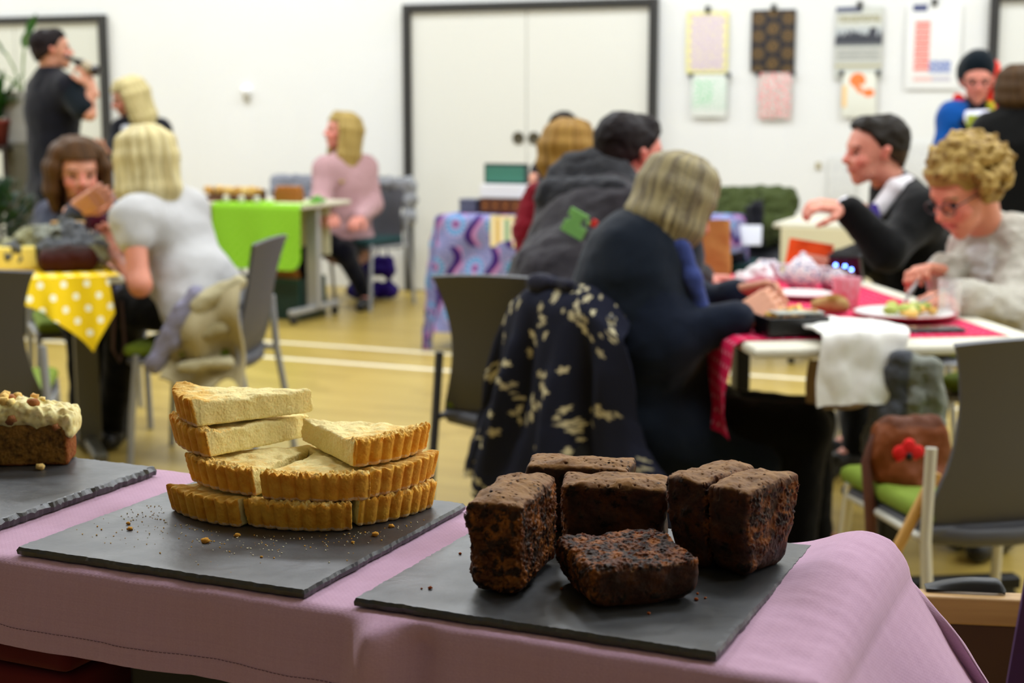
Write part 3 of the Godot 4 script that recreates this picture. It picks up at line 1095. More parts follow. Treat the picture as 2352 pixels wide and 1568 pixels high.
# posters hang from bulldog clips; the print is flat, so it is a picture on a sheet of paper
func posters() -> void:
	var r := RandomNumberGenerator.new()
	r.seed = 23
	var n := fnoise(90, 0.06)
	var spiro := img_tex(144, 200, func(x: int, y: int) -> Color:
		var edge := x < 14 or x > 130 or y < 12 or y > 188
		var q := sin(x * 0.22) * cos(y * 0.2) + n.get_noise_2d(x * 2.0, y * 2.0)
		if edge: return Color(0.93, 0.90, 0.58) if q > -0.6 else Color(0.88, 0.82, 0.75)
		return Color(0.80, 0.72, 0.80) if q > -0.1 else (Color(0.93, 0.90, 0.72) if q > -0.7 else Color(0.9, 0.84, 0.90)))
	var gold := img_tex(144, 200, func(x: int, y: int) -> Color:
		var c := Vector2(fposmod(x, 48.0) - 24.0, fposmod(y + (24.0 if (x / 48) % 2 == 1 else 0.0), 56.0) - 28.0).length()
		var on := (c > 17 and c < 20) or (c > 9 and c < 12) or c < 4 or (c < 17 and sin(atan2(fposmod(y, 56.0) - 28.0, fposmod(x, 48.0) - 24.0) * 8.0) > 0.75)
		return Color(0.50, 0.38, 0.17) if on else Color(0.12, 0.11, 0.13))
	var gig := img_tex(144, 200, func(x: int, y: int) -> Color:
		if y < 14 and x < 80: return Color(0.30, 0.32, 0.42)
		if y > 22 and y < 42: return Color(0.55, 0.52, 0.36) if n.get_noise_2d(x * 4.0, y * 2.0) > -0.05 and x > 8 and x < 136 else Color(0.80, 0.80, 0.75)
		if y > 56 and y < 100:
			var sky := n.get_noise_2d(x * 1.2, 3.0) * 20.0 + 74.0
			return Color(0.24, 0.25, 0.28) if y > sky or (x > 104 and x < 126) else Color(0.72, 0.74, 0.74)
		if y >= 100 and y < 108: return Color(0.45, 0.46, 0.46)
		if y > 112 and y < 150: return Color(0.56, 0.57, 0.56) if (y / 5) % 2 == 0 and x > 8 and x < 136 and n.get_noise_2d(x * 7.0, y * 3.0) > -0.2 else Color(0.77, 0.77, 0.73)
		if y > 158 and y < 166: return Color(0.70, 0.66, 0.48)
		return Color(0.80, 0.81, 0.77))
	var typo := img_tex(144, 226, func(x: int, y: int) -> Color:
		if y < 18 and x > 14 and x < 54: return Color(0.25, 0.28, 0.45)
		if x > 22 and x < 64 and y > 44 and y < 180: return Color(0.93, 0.45, 0.40) if fposmod(y, 15.0) < 11.0 and n.get_noise_2d(x * 5.0, y * 1.5) > -0.35 else Color(0.95, 0.86, 0.83)
		if y > 148 and y < 182 and x >= 64 and x < 122: return Color(0.45, 0.52, 0.74) if n.get_noise_2d(x * 6.0, y * 2.0) > -0.15 else Color(0.88, 0.88, 0.90)
		if y > 192 and y < 204 and x > 22 and x < 122: return Color(0.78, 0.76, 0.80) if x > 72 else Color(0.92, 0.75, 0.72)
		return Color(0.915, 0.915, 0.90))
	var green := img_tex(100, 140, func(x: int, y: int) -> Color:
		var q := n.get_noise_2d(x * 1.6 + 50, y * 1.6)
		return Color(0.62, 0.83, 0.66) if q > 0.05 and x < 62 and y > 16 and y < 100 and x > 8 else (Color(0.80, 0.87, 0.80) if q > -0.1 and y > 10 and y < 118 else Color(0.90, 0.91, 0.88)))
	var coral := img_tex(100, 140, func(x: int, y: int) -> Color:
		var q := n.get_noise_2d(x * 2.0 + 150, y * 1.3 + 30)
		if q > 0.16: return Color(0.96, 0.45, 0.48)
		if q < -0.24: return Color(0.55, 0.62, 0.56)
		return Color(0.93, 0.84, 0.82) if q > 0.05 else Color(0.88, 0.88, 0.84))
	var bird := img_tex(100, 140, func(x: int, y: int) -> Color:
		var a := Vector2(x - 44, y - 26).length() < 24 and y < 40
		var b := absf(x - 36 - (y - 36) * 0.8) < 10 and y > 26 and y < 66
		var c := Vector2(x - 78, (y - 64) * 1.3).length() < 17
		if a or b or c: return Color(0.98, 0.50, 0.24)
		return Color(0.96, 0.80, 0.55) if x < 14 and y > 40 and y < 110 else Color(0.90, 0.90, 0.84))
	var sketch := img_tex(100, 160, func(x: int, y: int) -> Color:
		var q := absf(n.get_noise_2d(x * 1.5 + 300, y * 1.5))
		return Color(0.60, 0.61, 0.66) if q < 0.035 and x > 10 and x < 90 and y > 10 and y < 150 else Color(0.87, 0.87, 0.85))
	# left edge, top, right edge, bottom on the wall
	var list := [
		[2.035, 1.915, 2.311, 1.520, spiro, "yellow-bordered poster with a lilac pattern", true],
		[2.462, 1.915, 2.749, 1.525, gold, "black poster with a gold circle pattern", true],
		[3.001, 1.920, 3.293, 1.475, gig, "grey poster with a dark photograph band", true],
		[3.437, 1.925, 3.762, 1.412, typo, "large white poster with red and blue lettering", true],
		[2.078, 1.512, 2.312, 1.240, green, "small pale green print hanging below the yellow-bordered poster", false],
		[2.523, 1.520, 2.732, 1.230, coral, "small coral red print hanging below the black poster", false],
		[3.058, 1.520, 3.268, 1.243, bird, "small orange print hanging below the grey poster", false],
		[2.985, 0.992, 3.155, 0.640, sketch, "line drawing on paper taped low on the wall left of the suited man", false],
		[3.470, 1.085, 3.610, 0.800, sketch, "line drawing on paper taped low on the wall right of the suited man", false],
	]
	for p in list:
		var w: float = p[2] - p[0]
		var h: float = p[1] - p[3]
		var m := StandardMaterial3D.new()
		m.albedo_texture = p[4]
		m.roughness = 0.7
		var small: bool = p[1] < 1.6 and p[1] > 1.4
		var t := thing("poster", p[5], "poster", place(ROOM, Vector3((p[0] + p[2]) / 2, p[3], 0.006 + (0.012 if small else 0.0))), "prints on the back wall")
		var g := Geo.new()
		g.slab(8, 10, func(i: float, j: float) -> Vector3: return Vector3((i - 0.5) * w, (1.0 - j) * h, 0.004 + 0.012 * sin(j * 2.6 + 0.4) * (0.4 + 0.6 * j)), 0.0012)
		part("sheet", g, m, t)
		if p[6]:
			part("bulldog_clip", geo_box(Vector3(0.03, 0.045, 0.02), Vector3(0, h + 0.012, 0.01), 0.004), plain(Color(0.2, 0.2, 0.18), 0.4, 0.5), t)
		if small:
			for x in [-w / 2 - 0.008, w / 2 + 0.008]:
				part("bulldog_clip", geo_box(Vector3(0.03, 0.03, 0.02), Vector3(x, h - 0.004, 0.006), 0.004), plain(Color(0.22, 0.24, 0.27), 0.4, 0.5), t)


# ---------------------------------------------------------------- furniture in the hall
func at(x: float, y: float, d: float, turn := 0.0) -> Transform3D:
	return Transform3D(Basis(Vector3.UP, deg_to_rad(turn)), Vector3(x, y, -d))


# stacking chair: waisted plastic back, padded seat, four tube legs; it faces its own -z
func chair(label: String, where: Transform3D, pad: Color, legs: Color) -> Node3D:
	var t := thing("stacking_chair", label, "chair", where, "grey stacking chairs")
	var shell := plain(Color(0.285, 0.285, 0.305), 0.48)
	var g := Geo.new()
	g.slab(14, 18, func(i: float, j: float) -> Vector3:
		var y := lerpf(0.395, 0.842, j)
		var half := 0.215 - 0.055 * sin(clampf((j - 0.05) / 0.95, 0, 1) * PI * 0.92) + 0.006 * j
		var x := (i * 2.0 - 1.0) * half
		var tuck := pow(1.0 - j, 6.0) * 0.05
		var z := 0.195 + 0.075 * j * j - 0.35 * x * x - tuck
		if j > 0.93: y -= 0.25 * x * x * (j - 0.93) / 0.07
		return Vector3(x, y, z), 0.012)
	part("backrest", g, shell, t)
	g = Geo.new()
	g.tube([Vector3(-0.20, 0.40, 0.135), Vector3(-0.1, 0.392, 0.165), Vector3(0, 0.390, 0.172), Vector3(0.1, 0.392, 0.165), Vector3(0.20, 0.40, 0.135)], 0.024, 10)
	part("back_rim", g, shell, t)
	g = Geo.new()
	g.box(Vector3(0.43, 0.03, 0.40), Transform3D(Basis(), Vector3(0, 0.405, -0.03)), 0.014)
	part("seat_shell", g, shell, t)
	g = Geo.new()
	g.box(Vector3(0.43, 0.045, 0.41), Transform3D(Basis(), Vector3(0, 0.443, -0.04)), 0.022)
	part("seat_pad", g, plain(pad, 0.9), t, "padded fabric seat")
	var lm := plain(legs, 0.35, 0.35)
	for s in [-1.0, 1.0]:
		g = Geo.new()
		g.tube([Vector3(s * 0.205, 0.43, -0.19), Vector3(s * 0.212, 0.2, -0.215), Vector3(s * 0.215, 0.0, -0.23)], 0.013, 10)
		part("leg", g, lm, t)
		g = Geo.new()
		g.tube([Vector3(s * 0.212, 0.60, 0.19), Vector3(s * 0.222, 0.40, 0.20), Vector3(s * 0.225, 0.2, 0.235), Vector3(s * 0.23, 0.0, 0.26)], 0.013, 10)
		part("leg", g, lm, t)
		g = Geo.new()
		g.tube([Vector3(s * 0.207, 0.40, -0.19), Vector3(s * 0.222, 0.40, 0.20)], 0.010, 8)
		part("seat_rail", g, lm, t)
	return t


# flip-top table on two T legs with castors; long side along x
func hall_table(label: String, where: Transform3D, w: float, d: float, top: Color, leg: Color, panel: bool) -> Node3D:
	var t := thing("folding_table", label, "table", where)
	part("tabletop", geo_box(Vector3(w, 0.028, d), Vector3(0, 0.714, 0), 0.008), plain(top, 0.45), t)
	part("edge_band", geo_box(Vector3(w + 0.006, 0.02, d + 0.006), Vector3(0, 0.713, 0), 0.006), plain(top * 0.93, 0.5), t)
	if panel: part("modesty_panel", geo_box(Vector3(w - 0.1, 0.30, 0.014), Vector3(0, 0.545, -d * 0.2), 0.003), plain(Color(0.80, 0.78, 0.64), 0.5), t)
	var lm := plain(leg, 0.4, 0.4)
	for s in [-1.0, 1.0]:
		part("leg", geo_box(Vector3(0.085, 0.63, 0.05), Vector3(s * (w / 2 - 0.10), 0.385, 0), 0.008), lm, t)
		part("foot_bar", geo_box(Vector3(0.05, 0.035, d - 0.04), Vector3(s * (w / 2 - 0.10), 0.075, 0), 0.008), lm, t)
		for z in [-1.0, 1.0]:
			var g := Geo.new()
			g.lathe([Vector2(0.0, -0.013), Vector2(0.028, -0.013), Vector2(0.03, -0.008), Vector2(0.03, 0.008), Vector2(0.028, 0.013), Vector2(0.0, 0.013)], Transform3D(Basis(Vector3.FORWARD, PI / 2), Vector3(s * (w / 2 - 0.10), 0.03, z * (d / 2 - 0.05))), 16)
			part("castor", g, plain(Color(0.1, 0.1, 0.1), 0.5), t)
	return t


# a cloth over a table: flat on top, hanging with ripples; drops: left, right, front, back
func table_cover(w: float, d: float, y: float, drops: Array, rip: float, seed_: int, uvs: float) -> Geo:
	var n := fnoise(seed_, 3.0)
	var g := Geo.new()
	var x0 := -w / 2 - float(drops[0])
	var x1 := w / 2 + float(drops[1])
	var z0 := -d / 2 - float(drops[3])
	var z1 := d / 2 + float(drops[2])
	var f := func(i: float, j: float) -> Vector3:
		var sx := lerpf(x0, x1, i)
		var sz := lerpf(z1, z0, j)
		var a := absf(sx) - w / 2
		var b := absf(sz) - d / 2
		var p := Vector3(clampf(sx, -w / 2, w / 2), y, clampf(sz, -d / 2, d / 2))
		if a > 0.0 or b > 0.0:
			var l := Vector2(maxf(a, 0), maxf(b, 0))
			var len := l.length()
			var dir := l / len
			var q := drop(len, 0.02, 0.07)
			var ang := sx * 19.0 + sz * 15.0
			var out := q.x + rip * smoothstep(0.0, 0.25, len) * (sin(ang) + n.get_noise_2d(sx * 2.0, sz * 2.0))
			p += Vector3(dir.x * out * signf(sx), -q.y, dir.y * out * signf(sz))
		return p
	g.sheet(int((x1 - x0) / 0.03), int((z1 - z0) / 0.03), f, false, Vector2(x1 - x0, z1 - z0) * uvs)
	return g


func print_mat(tex: Texture2D, rough := 0.85) -> StandardMaterial3D:
	var m := StandardMaterial3D.new()
	m.albedo_texture = tex
	m.roughness = rough
	m.metallic_specular = 0.25
	return m


func build_hall() -> void:
	var silver := Color(0.62, 0.63, 0.65)
	var cream_leg := Color(0.80, 0.79, 0.74)
	var lime := Color(0.42, 0.50, 0.10)
	var teal := Color(0.06, 0.22, 0.23)
	chair("grey chair with cream legs and green seat at the right, its back to the camera", at(1.05, 0, 3.40, 14.0), lime, cream_leg)
	chair("grey chair of the man in the grey hood", at(0.05, 0, 4.55, -20.0), lime, Color(0.25, 0.25, 0.26))
	chair("chair hidden under the navy floral coat", at(0.31, 0, 4.17, -48.0) * Transform3D(Basis.from_scale(Vector3(0.94, 0.94, 0.94)), Vector3.ZERO), lime, silver)
	chair("grey chair with lime seat under the blonde woman in the grey T-shirt", at(-1.135, 0, 5.60, 82.0), lime, silver)
	chair("grey chair at the left edge pushed up to the yellow table", at(-1.665, 0, 4.70, 11.0), lime, silver)
	chair("chair of the woman in the pink jumper with a grey coat on it", at(-0.985, 0, 10.05, 150.0), teal, silver)
	chair("empty chair with a grey coat behind the green-clothed stall", at(-1.53, 0, 10.25, 157.0), teal, silver)
	chair("chair with teal seat under the olive green coat", at(1.29, 0, 8.45, 157.0), teal, silver)
	chair("chair of the man in the dark suit", at(1.50, 0, 5.60, 95.0), lime, silver)
	chair("chair of the woman with curly hair", at(1.66, 0, 4.78, 48.0), lime, silver)
	chair("chair of the woman in crimson behind the hooded man", at(0.33, 0, 6.52, -62.0), lime, silver)
	chair("chair of the woman in the blue-grey hooded top", at(-1.77, 0, 6.30, -160.0), lime, silver)
	chair("chair of the stall holder behind the patterned cloth", at(0.30, 0, 9.02, 180.0), teal, silver)

	# ---- yellow polka-dot table on the left
	hall_table("table under the yellow polka-dot cloth", at(-2.05, 0, 5.42, 22.0), 1.2, 0.72, Color(0.8, 0.78, 0.7), Color(0.30, 0.29, 0.24), false)
	var dots := img_tex(96, 96, func(x: int, y: int) -> Color:
		var a := Vector2(fposmod(x, 48.0) - 24, fposmod(y, 48.0) - 24).length()
		var b := Vector2(fposmod(x + 24.0, 48.0) - 24, fposmod(y + 24.0, 48.0) - 24).length()
		return Color(0.96, 0.95, 0.84) if minf(a, b) < 7.0 else Color(0.93, 0.78, 0.10))
	var cl := thing("polka_dot_cloth", "yellow cloth with white polka dots, its corner hanging from the table", "tablecloth", at(0, 0, 0))
	var g := Geo.new()
	g.slab(12, 8, func(i: float, j: float) -> Vector3:
		var a := Vector3(-2.62, 0.7302, -4.79).lerp(Vector3(-1.365, 0.7302, -5.295), i)
		var b := Vector3(-2.88, 0.7302, -5.45).lerp(Vector3(-1.63, 0.7302, -5.955), i)
		return a.lerp(b, j), 0.002, Vector2(6, 4))
	part("cloth_top", g, print_mat(dots), cl)
	g = Geo.new()
	var edge := [Vector3(-1.70, 0.732, -5.22), Vector3(-1.63, 0.732, -5.24), Vector3(-1.55, 0.732, -5.27), Vector3(-1.47, 0.732, -5.30), Vector3(-1.405, 0.731, -5.34)]
	var hem := [Vector3(-1.705, 0.675, -5.21), Vector3(-1.60, 0.625, -5.19), Vector3(-1.54, 0.585, -5.21), Vector3(-1.445, 0.475, -5.27), Vector3(-1.39, 0.60, -5.34)]
	g.slab(24, 14, func(i: float, j: float) -> Vector3:
		var q := minf(i * 4.0, 3.9999)
		var k := int(q)
		var a: Vector3 = edge[k].lerp(edge[k + 1], q - k)
		var b: Vector3 = hem[k].lerp(hem[k + 1], q - k)
		return a.lerp(b, j) + Vector3(0, 0, 0.056 + 0.018 * sin(i * 17.0) * j + 0.012 * sin(j * PI * 0.5)), 0.002, Vector2(1.9, 1.9))
	for q in g.v.size(): g.uv[q] = Vector2(g.v[q].x - g.v[q].z * 0.4, g.v[q].y) * 6.0
	part("hanging_corner", g, print_mat(dots), cl)

	# ---- green stall
	var GT := at(-1.777, 0, 9.62, -23.0)
	hall_table("cream stall table with silver T legs under the green cloth", GT, 1.4, 0.6, Color(0.80, 0.77, 0.68), Color(0.66, 0.66, 0.66), true)
	var leafy := img_tex(96, 96, func(x: int, y: int) -> Color:
		var u := fposmod(x + y, 24.0) - 12
		var w := fposmod(x - y, 24.0) - 12
		var c := Vector2(u, w).length()
		return Color(0.66, 0.84, 0.32) if c < 4.6 or absf(c - 8.5) < 1.0 else Color(0.47, 0.72, 0.10))
	g = Geo.new()
	g.slab(30, 22, func(i: float, j: float) -> Vector3:
		var x := lerpf(-0.62, 0.0, i)
		var l := j * 0.66 - 0.26
		var q := drop(l, 0.012, 0.03)
		var ed := 0.0
		if i > 0.9 and j > 0.92: ed = -0.03 * (i - 0.9) / 0.1 * (j - 0.92) / 0.08
		return Vector3(x + ed + 0.63, 0.7305 - q.y - ed * 0.5, 0.302 + q.x + 0.010 * sin(x * 21.0) * smoothstep(0.0, 0.3, l)), 0.002, Vector2(2.7, 2.9))
	solo("green_cloth", g, print_mat(leafy), "lime green printed cloth hanging over the front of the stall", "tablecloth", GT * Transform3D(Basis(), Vector3(0.07, 0, 0)))

	# ---- stall with the blue and purple patterned cloth
	var PT := at(0.427, 0, 8.28, -23.0)
	hall_table("stall table hidden under the blue and purple cloth", PT, 1.5, 0.7, Color(0.8, 0.78, 0.7), Color(0.6, 0.6, 0.6), false)
	var sway := fnoise(77, 0.05)
	var swirl := img_tex(192, 192, func(x: int, y: int) -> Color:
		var u := fposmod(x + 48.0 * floorf(y / 96.0), 96.0) - 48
		var w := fposmod(y, 96.0) - 48
		var c := Vector2(u + 16, w).length()
		if c < 7: return Color(0.32, 0.16, 0.42)
		if c < 12: return Color(0.75, 0.55, 0.72)
		if c < 24: return Color(0.25, 0.52, 0.72) if sin(atan2(w, u + 16) * 14.0) > -0.5 else Color(0.55, 0.70, 0.82)
		if c < 28: return Color(0.62, 0.58, 0.74)
		var s := u - 26 - 12.0 * sin(w * 0.065)
		if absf(s) < 8: return Color(0.24, 0.13, 0.40)
		if absf(s - 13) < 6: return Color(0.72, 0.50, 0.68)
		return Color(0.56, 0.53, 0.68) if sway.get_noise_2d(x * 3.0, y * 3.0) > 0 else Color(0.44, 0.48, 0.66))
	solo("patterned_cloth", table_cover(1.5, 0.7, 0.7315, [0.66, 0.2, 0.64, 0.3], 0.022, 3, 2.15), print_mat(swirl), "blue, purple and pink patterned cloth reaching down to the floor", "tablecloth", PT)
	stall_goods(GT, PT)

	# ---- table with cream panel behind the suited man
	var QT := at(2.09, 0, 7.75, -23.0)
	hall_table("cream table with a front panel behind the suited man's hands", QT, 1.4, 0.6, Color(0.82, 0.80, 0.72), Color(0.66, 0.66, 0.66), false)
	solo("display_board", geo_box(Vector3(1.32, 0.34, 0.02), Vector3(0, 0.54, 0.30), 0.004), plain(Color(0.84, 0.81, 0.68), 0.6), "cream board standing before the table behind the suited man", "board", QT)

	dining_table()
	bags_and_coats()
	plants()
	near_corner()


func stall_goods(GT: Transform3D, PT: Transform3D) -> void:
	var r := RandomNumberGenerator.new()
	r.seed = 40
	# green stall: tray of wooden toys, gingerbread, jars, pamphlets
	var t := thing("wooden_tray", "brown wooden tray of golden wooden pieces on the green stall", "tray", place(GT, Vector3(0.05, 0.7315, 0.08)))
	part("tray_base", geo_box(Vector3(0.42, 0.018, 0.2), Vector3(0, 0.009, 0)), plain(Color(0.40, 0.24, 0.10), 0.6), t)
	part("tray_back", geo_box(Vector3(0.42, 0.05, 0.014), Vector3(0, 0.042, -0.094)), plain(Color(0.30, 0.18, 0.08), 0.6), t)
	for i in 11:
		var k := Geo.new()
		k.box(Vector3(0.05, r.randf_range(0.03, 0.06), 0.04), Transform3D(Basis(Vector3.UP, r.randf() * 2.0), Vector3(-0.18 + i * 0.036, 0.06, -0.03 + r.randf_range(-0.03, 0.05))), 0.01)
		part("wooden_piece", k, plain([Color(0.88, 0.70, 0.36), Color(0.80, 0.60, 0.28), Color(0.90, 0.76, 0.46)][i % 3], 0.6), t)
	t = thing("gingerbread_house", "brown carved box with notched top beside the pink-jumper woman", "box", place(GT, Vector3(0.47, 0.7315, 0.06)))
	part("walls", geo_box(Vector3(0.17, 0.07, 0.08), Vector3(0, 0.035, 0)), plain(Color(0.58, 0.33, 0.05), 0.7), t)
	for i in 4: part("notch", geo_box(Vector3(0.026, 0.026, 0.07), Vector3(-0.062 + i * 0.042, 0.082, 0)), plain(Color(0.66, 0.40, 0.08), 0.7), t)
	for i in 3:
		var k := Geo.new()
		k.lathe([Vector2(0, 0), Vector2(0.02, 0), Vector2(0.02, 0.03), Vector2(0.014, 0.038), Vector2(0.0, 0.04)], Transform3D(), 14)
		solo("small_jar", k, plain(Color(0.85, 0.82, 0.76), 0.3), "small pale jar on the front edge of the green stall", "jar", place(GT, Vector3(0.14 + i * 0.11, 0.7335, 0.25)), "jars on the green stall")
	solo("paper_sheet", geo_box(Vector3(0.2, 0.004, 0.14), Vector3(0, 0.002, 0), 0.001), plain(Color(0.82, 0.86, 0.66), 0.8), "pale green leaflet lying at the right end of the stall", "paper", place(GT, Vector3(0.56, 0.7285, 0.18), 12.0))
	var gf := Geo.new()
	blob(gf, [[Vector3(-0.06, 0.012, 0), Vector3(0.05, 0.014, 0.02), 0.012, 0.012, 0], [Vector3(-0.02, 0.02, 0), Vector3(0.0, 0.035, 0), 0.016, 0.008, 0]], 0.008, 0.02, [Color(0.35, 0.62, 0.25)])
	solo("green_napkin", gf, cloth_mat(noise_tex(301, 0.05, Color.BLACK, Color.WHITE), 8.0, 0.05), "crumpled green napkin near the pink-jumper woman", "napkin", place(GT, Vector3(0.62, 0.7285, -0.05)))

	# patterned stall: case of drawers, boxes, striped sign
	t = thing("display_case", "stacked display case with teal top, white shelf and brown drawers", "display case", place(PT, Vector3(-0.46, 0.7325, 0.10), 4.0))
	part("drawer_box", geo_box(Vector3(0.24, 0.085, 0.16), Vector3(0, 0.0425, 0)), plain(Color(0.25, 0.13, 0.05), 0.5), t)
	for i in 4:
		var dr := part("drawer", geo_box(Vector3(0.05, 0.065, 0.006), Vector3(-0.087 + i * 0.058, 0.0425, 0.083)), plain(Color(0.42, 0.22, 0.06), 0.5), t)
		part("knob", geo_box(Vector3(0.01, 0.01, 0.008), Vector3(-0.087 + i * 0.058, 0.045, 0.089), 0.003), plain(Color(0.75, 0.5, 0.15), 0.4), dr)
	part("white_shelf", geo_box(Vector3(0.245, 0.072, 0.15), Vector3(0, 0.122, 0)), plain(Color(0.90, 0.90, 0.90), 0.4), t)
	part("frame", geo_box(Vector3(0.245, 0.11, 0.05), Vector3(0, 0.214, -0.02)), plain(Color(0.12, 0.17, 0.17), 0.5), t)
	part("teal_panel", geo_box(Vector3(0.225, 0.085, 0.006), Vector3(0, 0.212, 0.008)), plain(Color(0.22, 0.45, 0.38), 0.6), t)
	t = thing("grey_box", "small slate grey box left of the display case", "box", place(PT, Vector3(-0.66, 0.7325, 0.12)))
	part("body", geo_box(Vector3(0.10, 0.062, 0.09), Vector3(0, 0.031, 0)), plain(Color(0.32, 0.33, 0.40), 0.6), t)
	part("lid", geo_box(Vector3(0.105, 0.014, 0.095), Vector3(0, 0.069, 0)), plain(Color(0.38, 0.39, 0.46), 0.6), t)
	t = thing("jar_of_pens", "grey and white jar right of the display case", "jar", place(PT, Vector3(-0.28, 0.7325, 0.1)))
	g_jar(t, Color(0.42, 0.42, 0.50), Color(0.92, 0.92, 0.92))
	var stripes := img_tex(120, 80, func(x: int, y: int) -> Color:
		if y < 8 or y > 70 or x < 6 or x > 114: return Color(0.93, 0.85, 0.60)
		var k := (x - 10) % 26
		if k > 3 and k < 17 and x > 8 and x < 112: return [Color(0.86, 0.72, 0.40), Color(0.55, 0.70, 0.56), Color(0.88, 0.50, 0.52), Color(0.94, 0.52, 0.32)][clampi((x - 10) / 26, 0, 3)]
		return Color(0.95, 0.90, 0.76))
	solo("striped_sign", geo_sheet(0.25, 0.165, 0.006), print_mat(stripes, 0.6), "cream card with yellow, green, pink and orange stripes on the patterned cloth", "sign", place(PT, Vector3(-0.30, 0.575, 0.385)))


func geo_sheet(w: float, h: float, th: float) -> Geo:
	var g := Geo.new()
	g.slab(2, 2, func(i: float, j: float) -> Vector3: return Vector3((i - 0.5) * w, (1.0 - j) * h, 0), th)
	return g


func g_jar(t: Node3D, a: Color, b: Color) -> void:
	var g := Geo.new()
	g.lathe([Vector2(0, 0), Vector2(0.045, 0.002), Vector2(0.048, 0.05), Vector2(0.042, 0.085), Vector2(0.038, 0.09)], Transform3D(), 18)
	part("body", g, plain(a, 0.4), t)
	g = Geo.new()
	g.lathe([Vector2(0.038, 0.088), Vector2(0.042, 0.09), Vector2(0.042, 0.105), Vector2(0.0, 0.108)], Transform3D(), 18)
	part("lid", g, plain(b, 0.35), t)
	part("label", geo_box(Vector3(0.03, 0.05, 0.004), Vector3(-0.02, 0.045, 0.044), 0.001), plain(Color(0.95, 0.95, 0.95), 0.5), t)


func dining_table() -> void:
	var T := at(0.886, 0, 4.555, 7.0)
	hall_table("white dining table with a pink runner and the lunch on it", T * Transform3D(Basis(Vector3.UP, PI / 2), Vector3.ZERO), 1.62, 0.78, Color(0.88, 0.86, 0.78), Color(0.06, 0.06, 0.065), false)
	var n := fnoise(55, 0.1)
	var pinks := img_tex(96, 96, func(x: int, y: int) -> Color:
		var c := Vector2(fposmod(x, 16.0) - 8, fposmod(y, 16.0) - 8).length()
		return Color(0.93, 0.62, 0.70) if c < 2.6 else Color(0.80 + 0.05 * n.get_noise_2d(x, y), 0.12, 0.30))
	solo("pink_runner", table_cover(0.72, 1.50, 0.7305, [0.27, 0.05, 0.0, 0.1], 0.014, 8, 5.0), print_mat(pinks), "bright pink dotted cloth over the dining table, hanging red at the left side", "tablecloth", T * Transform3D(Basis(), Vector3(-0.035, 0, -0.05)))
	var Y := 0.7325
	var white := plain(Color(0.90, 0.89, 0.88), 0.25)
	# plate with salad and bread
	var pl := thing("dinner_plate", "red-rimmed white plate of salad before the curly-haired woman", "plate", at(1.09, Y, 4.20))
	var g := Geo.new()
	g.lathe([Vector2(0, 0.004), Vector2(0.08, 0.004), Vector2(0.14, 0.016), Vector2(0.142, 0.02), Vector2(0.13, 0.02), Vector2(0.08, 0.009), Vector2(0, 0.009)], Transform3D(), 32)
	part("dish", g, white, pl)
	g = Geo.new()
	g.lathe([Vector2(0.12, 0.0165), Vector2(0.143, 0.0215), Vector2(0.1445, 0.019), Vector2(0.14, 0.014)], Transform3D(), 32)
	part("rim", g, plain(Color(0.62, 0.16, 0.20), 0.3), pl)
	var r := RandomNumberGenerator.new()
	r.seed = 12
	for i in 16:
		var k := Geo.new()
		var a := r.randf() * TAU
		var q := r.randf() * 0.09
		var e := r.randf_range(0.012, 0.024)
		k.ball(Vector3.ZERO, Vector3(e, e * 0.6, e), Basis(), 7, 5, 0.3, r)
		solo("salad_leaf", k, plain([Color(0.52, 0.60, 0.18), Color(0.66, 0.70, 0.30), Color(0.85, 0.66, 0.30), Color(0.80, 0.78, 0.45)][i % 4], 0.6), "chopped salad piece heaped on the red-rimmed plate", "salad", at(1.09 + cos(a) * q, Y + 0.020 + r.randf() * 0.014, 4.20 + sin(a) * q), "salad on the plate")
	# black tray of chips
	var tr := thing("black_food_tray", "black plastic takeaway tray of chips by the navy woman's hands", "tray", at(0.72, Y, 3.92, 12.0))
	part("base", geo_box(Vector3(0.155, 0.012, 0.13), Vector3(0, 0.006, 0), 0.004), plain(Color(0.03, 0.03, 0.035), 0.3), tr)
	for z in [-0.066, 0.066]: part("side", geo_box(Vector3(0.165, 0.045, 0.008), Vector3(0, 0.028, z), 0.003), plain(Color(0.03, 0.03, 0.035), 0.3), tr)
	for x in [-0.080, 0.080]: part("side", geo_box(Vector3(0.008, 0.045, 0.125), Vector3(x, 0.028, 0), 0.003), plain(Color(0.03, 0.03, 0.035), 0.3), tr)
	part("lid_flap", geo_box(Vector3(0.13, 0.005, 0.07), Vector3(0.01, 0.058, 0.02), 0.002), plain(Color(0.62, 0.64, 0.60), 0.3), tr)
	for i in 20:
		var k := Geo.new()
		k.box(Vector3(r.randf_range(0.04, 0.07), 0.011, 0.011), Transform3D(Basis.from_euler(Vector3(0, r.randf() * 3.0, r.randf_range(-0.3, 0.3))), Vector3.ZERO), 0.003)
		solo("potato_chip", k, plain([Color(0.85, 0.66, 0.24), Color(0.78, 0.56, 0.18), Color(0.90, 0.75, 0.36)][i % 3], 0.6), "golden chip heaped in the black tray", "chip", at(0.72 + r.randf_range(-0.05, 0.05), Y + 0.026 + r.randf() * 0.035, 3.94 + r.randf_range(-0.03, 0.04)), "chips in the black tray")
	# bread roll, saucer, teapot, cups
	g = Geo.new()
	blob(g, [[Vector3(-0.032, 0.022, 0), Vector3(0.035, 0.022, 0.01), 0.022, 0.02, 0], [Vector3(0, 0.035, 0.01), Vector3(0.02, 0.035, 0), 0.016, 0.014, 1]], 0.008, 0.03, [Color(0.66, 0.54, 0.34), Color(0.52, 0.38, 0.18)], Vector3.ZERO, fnoise(3, 30.0), 0.004)
	solo("bread_roll", g, cloth_mat(noise_tex(302, 0.05, Color.BLACK, Color.WHITE), 12.0, 0.05, 0.8, 0.0), "torn brown bread roll between the tray and the plate", "bread", at(0.905, Y, 4.31))
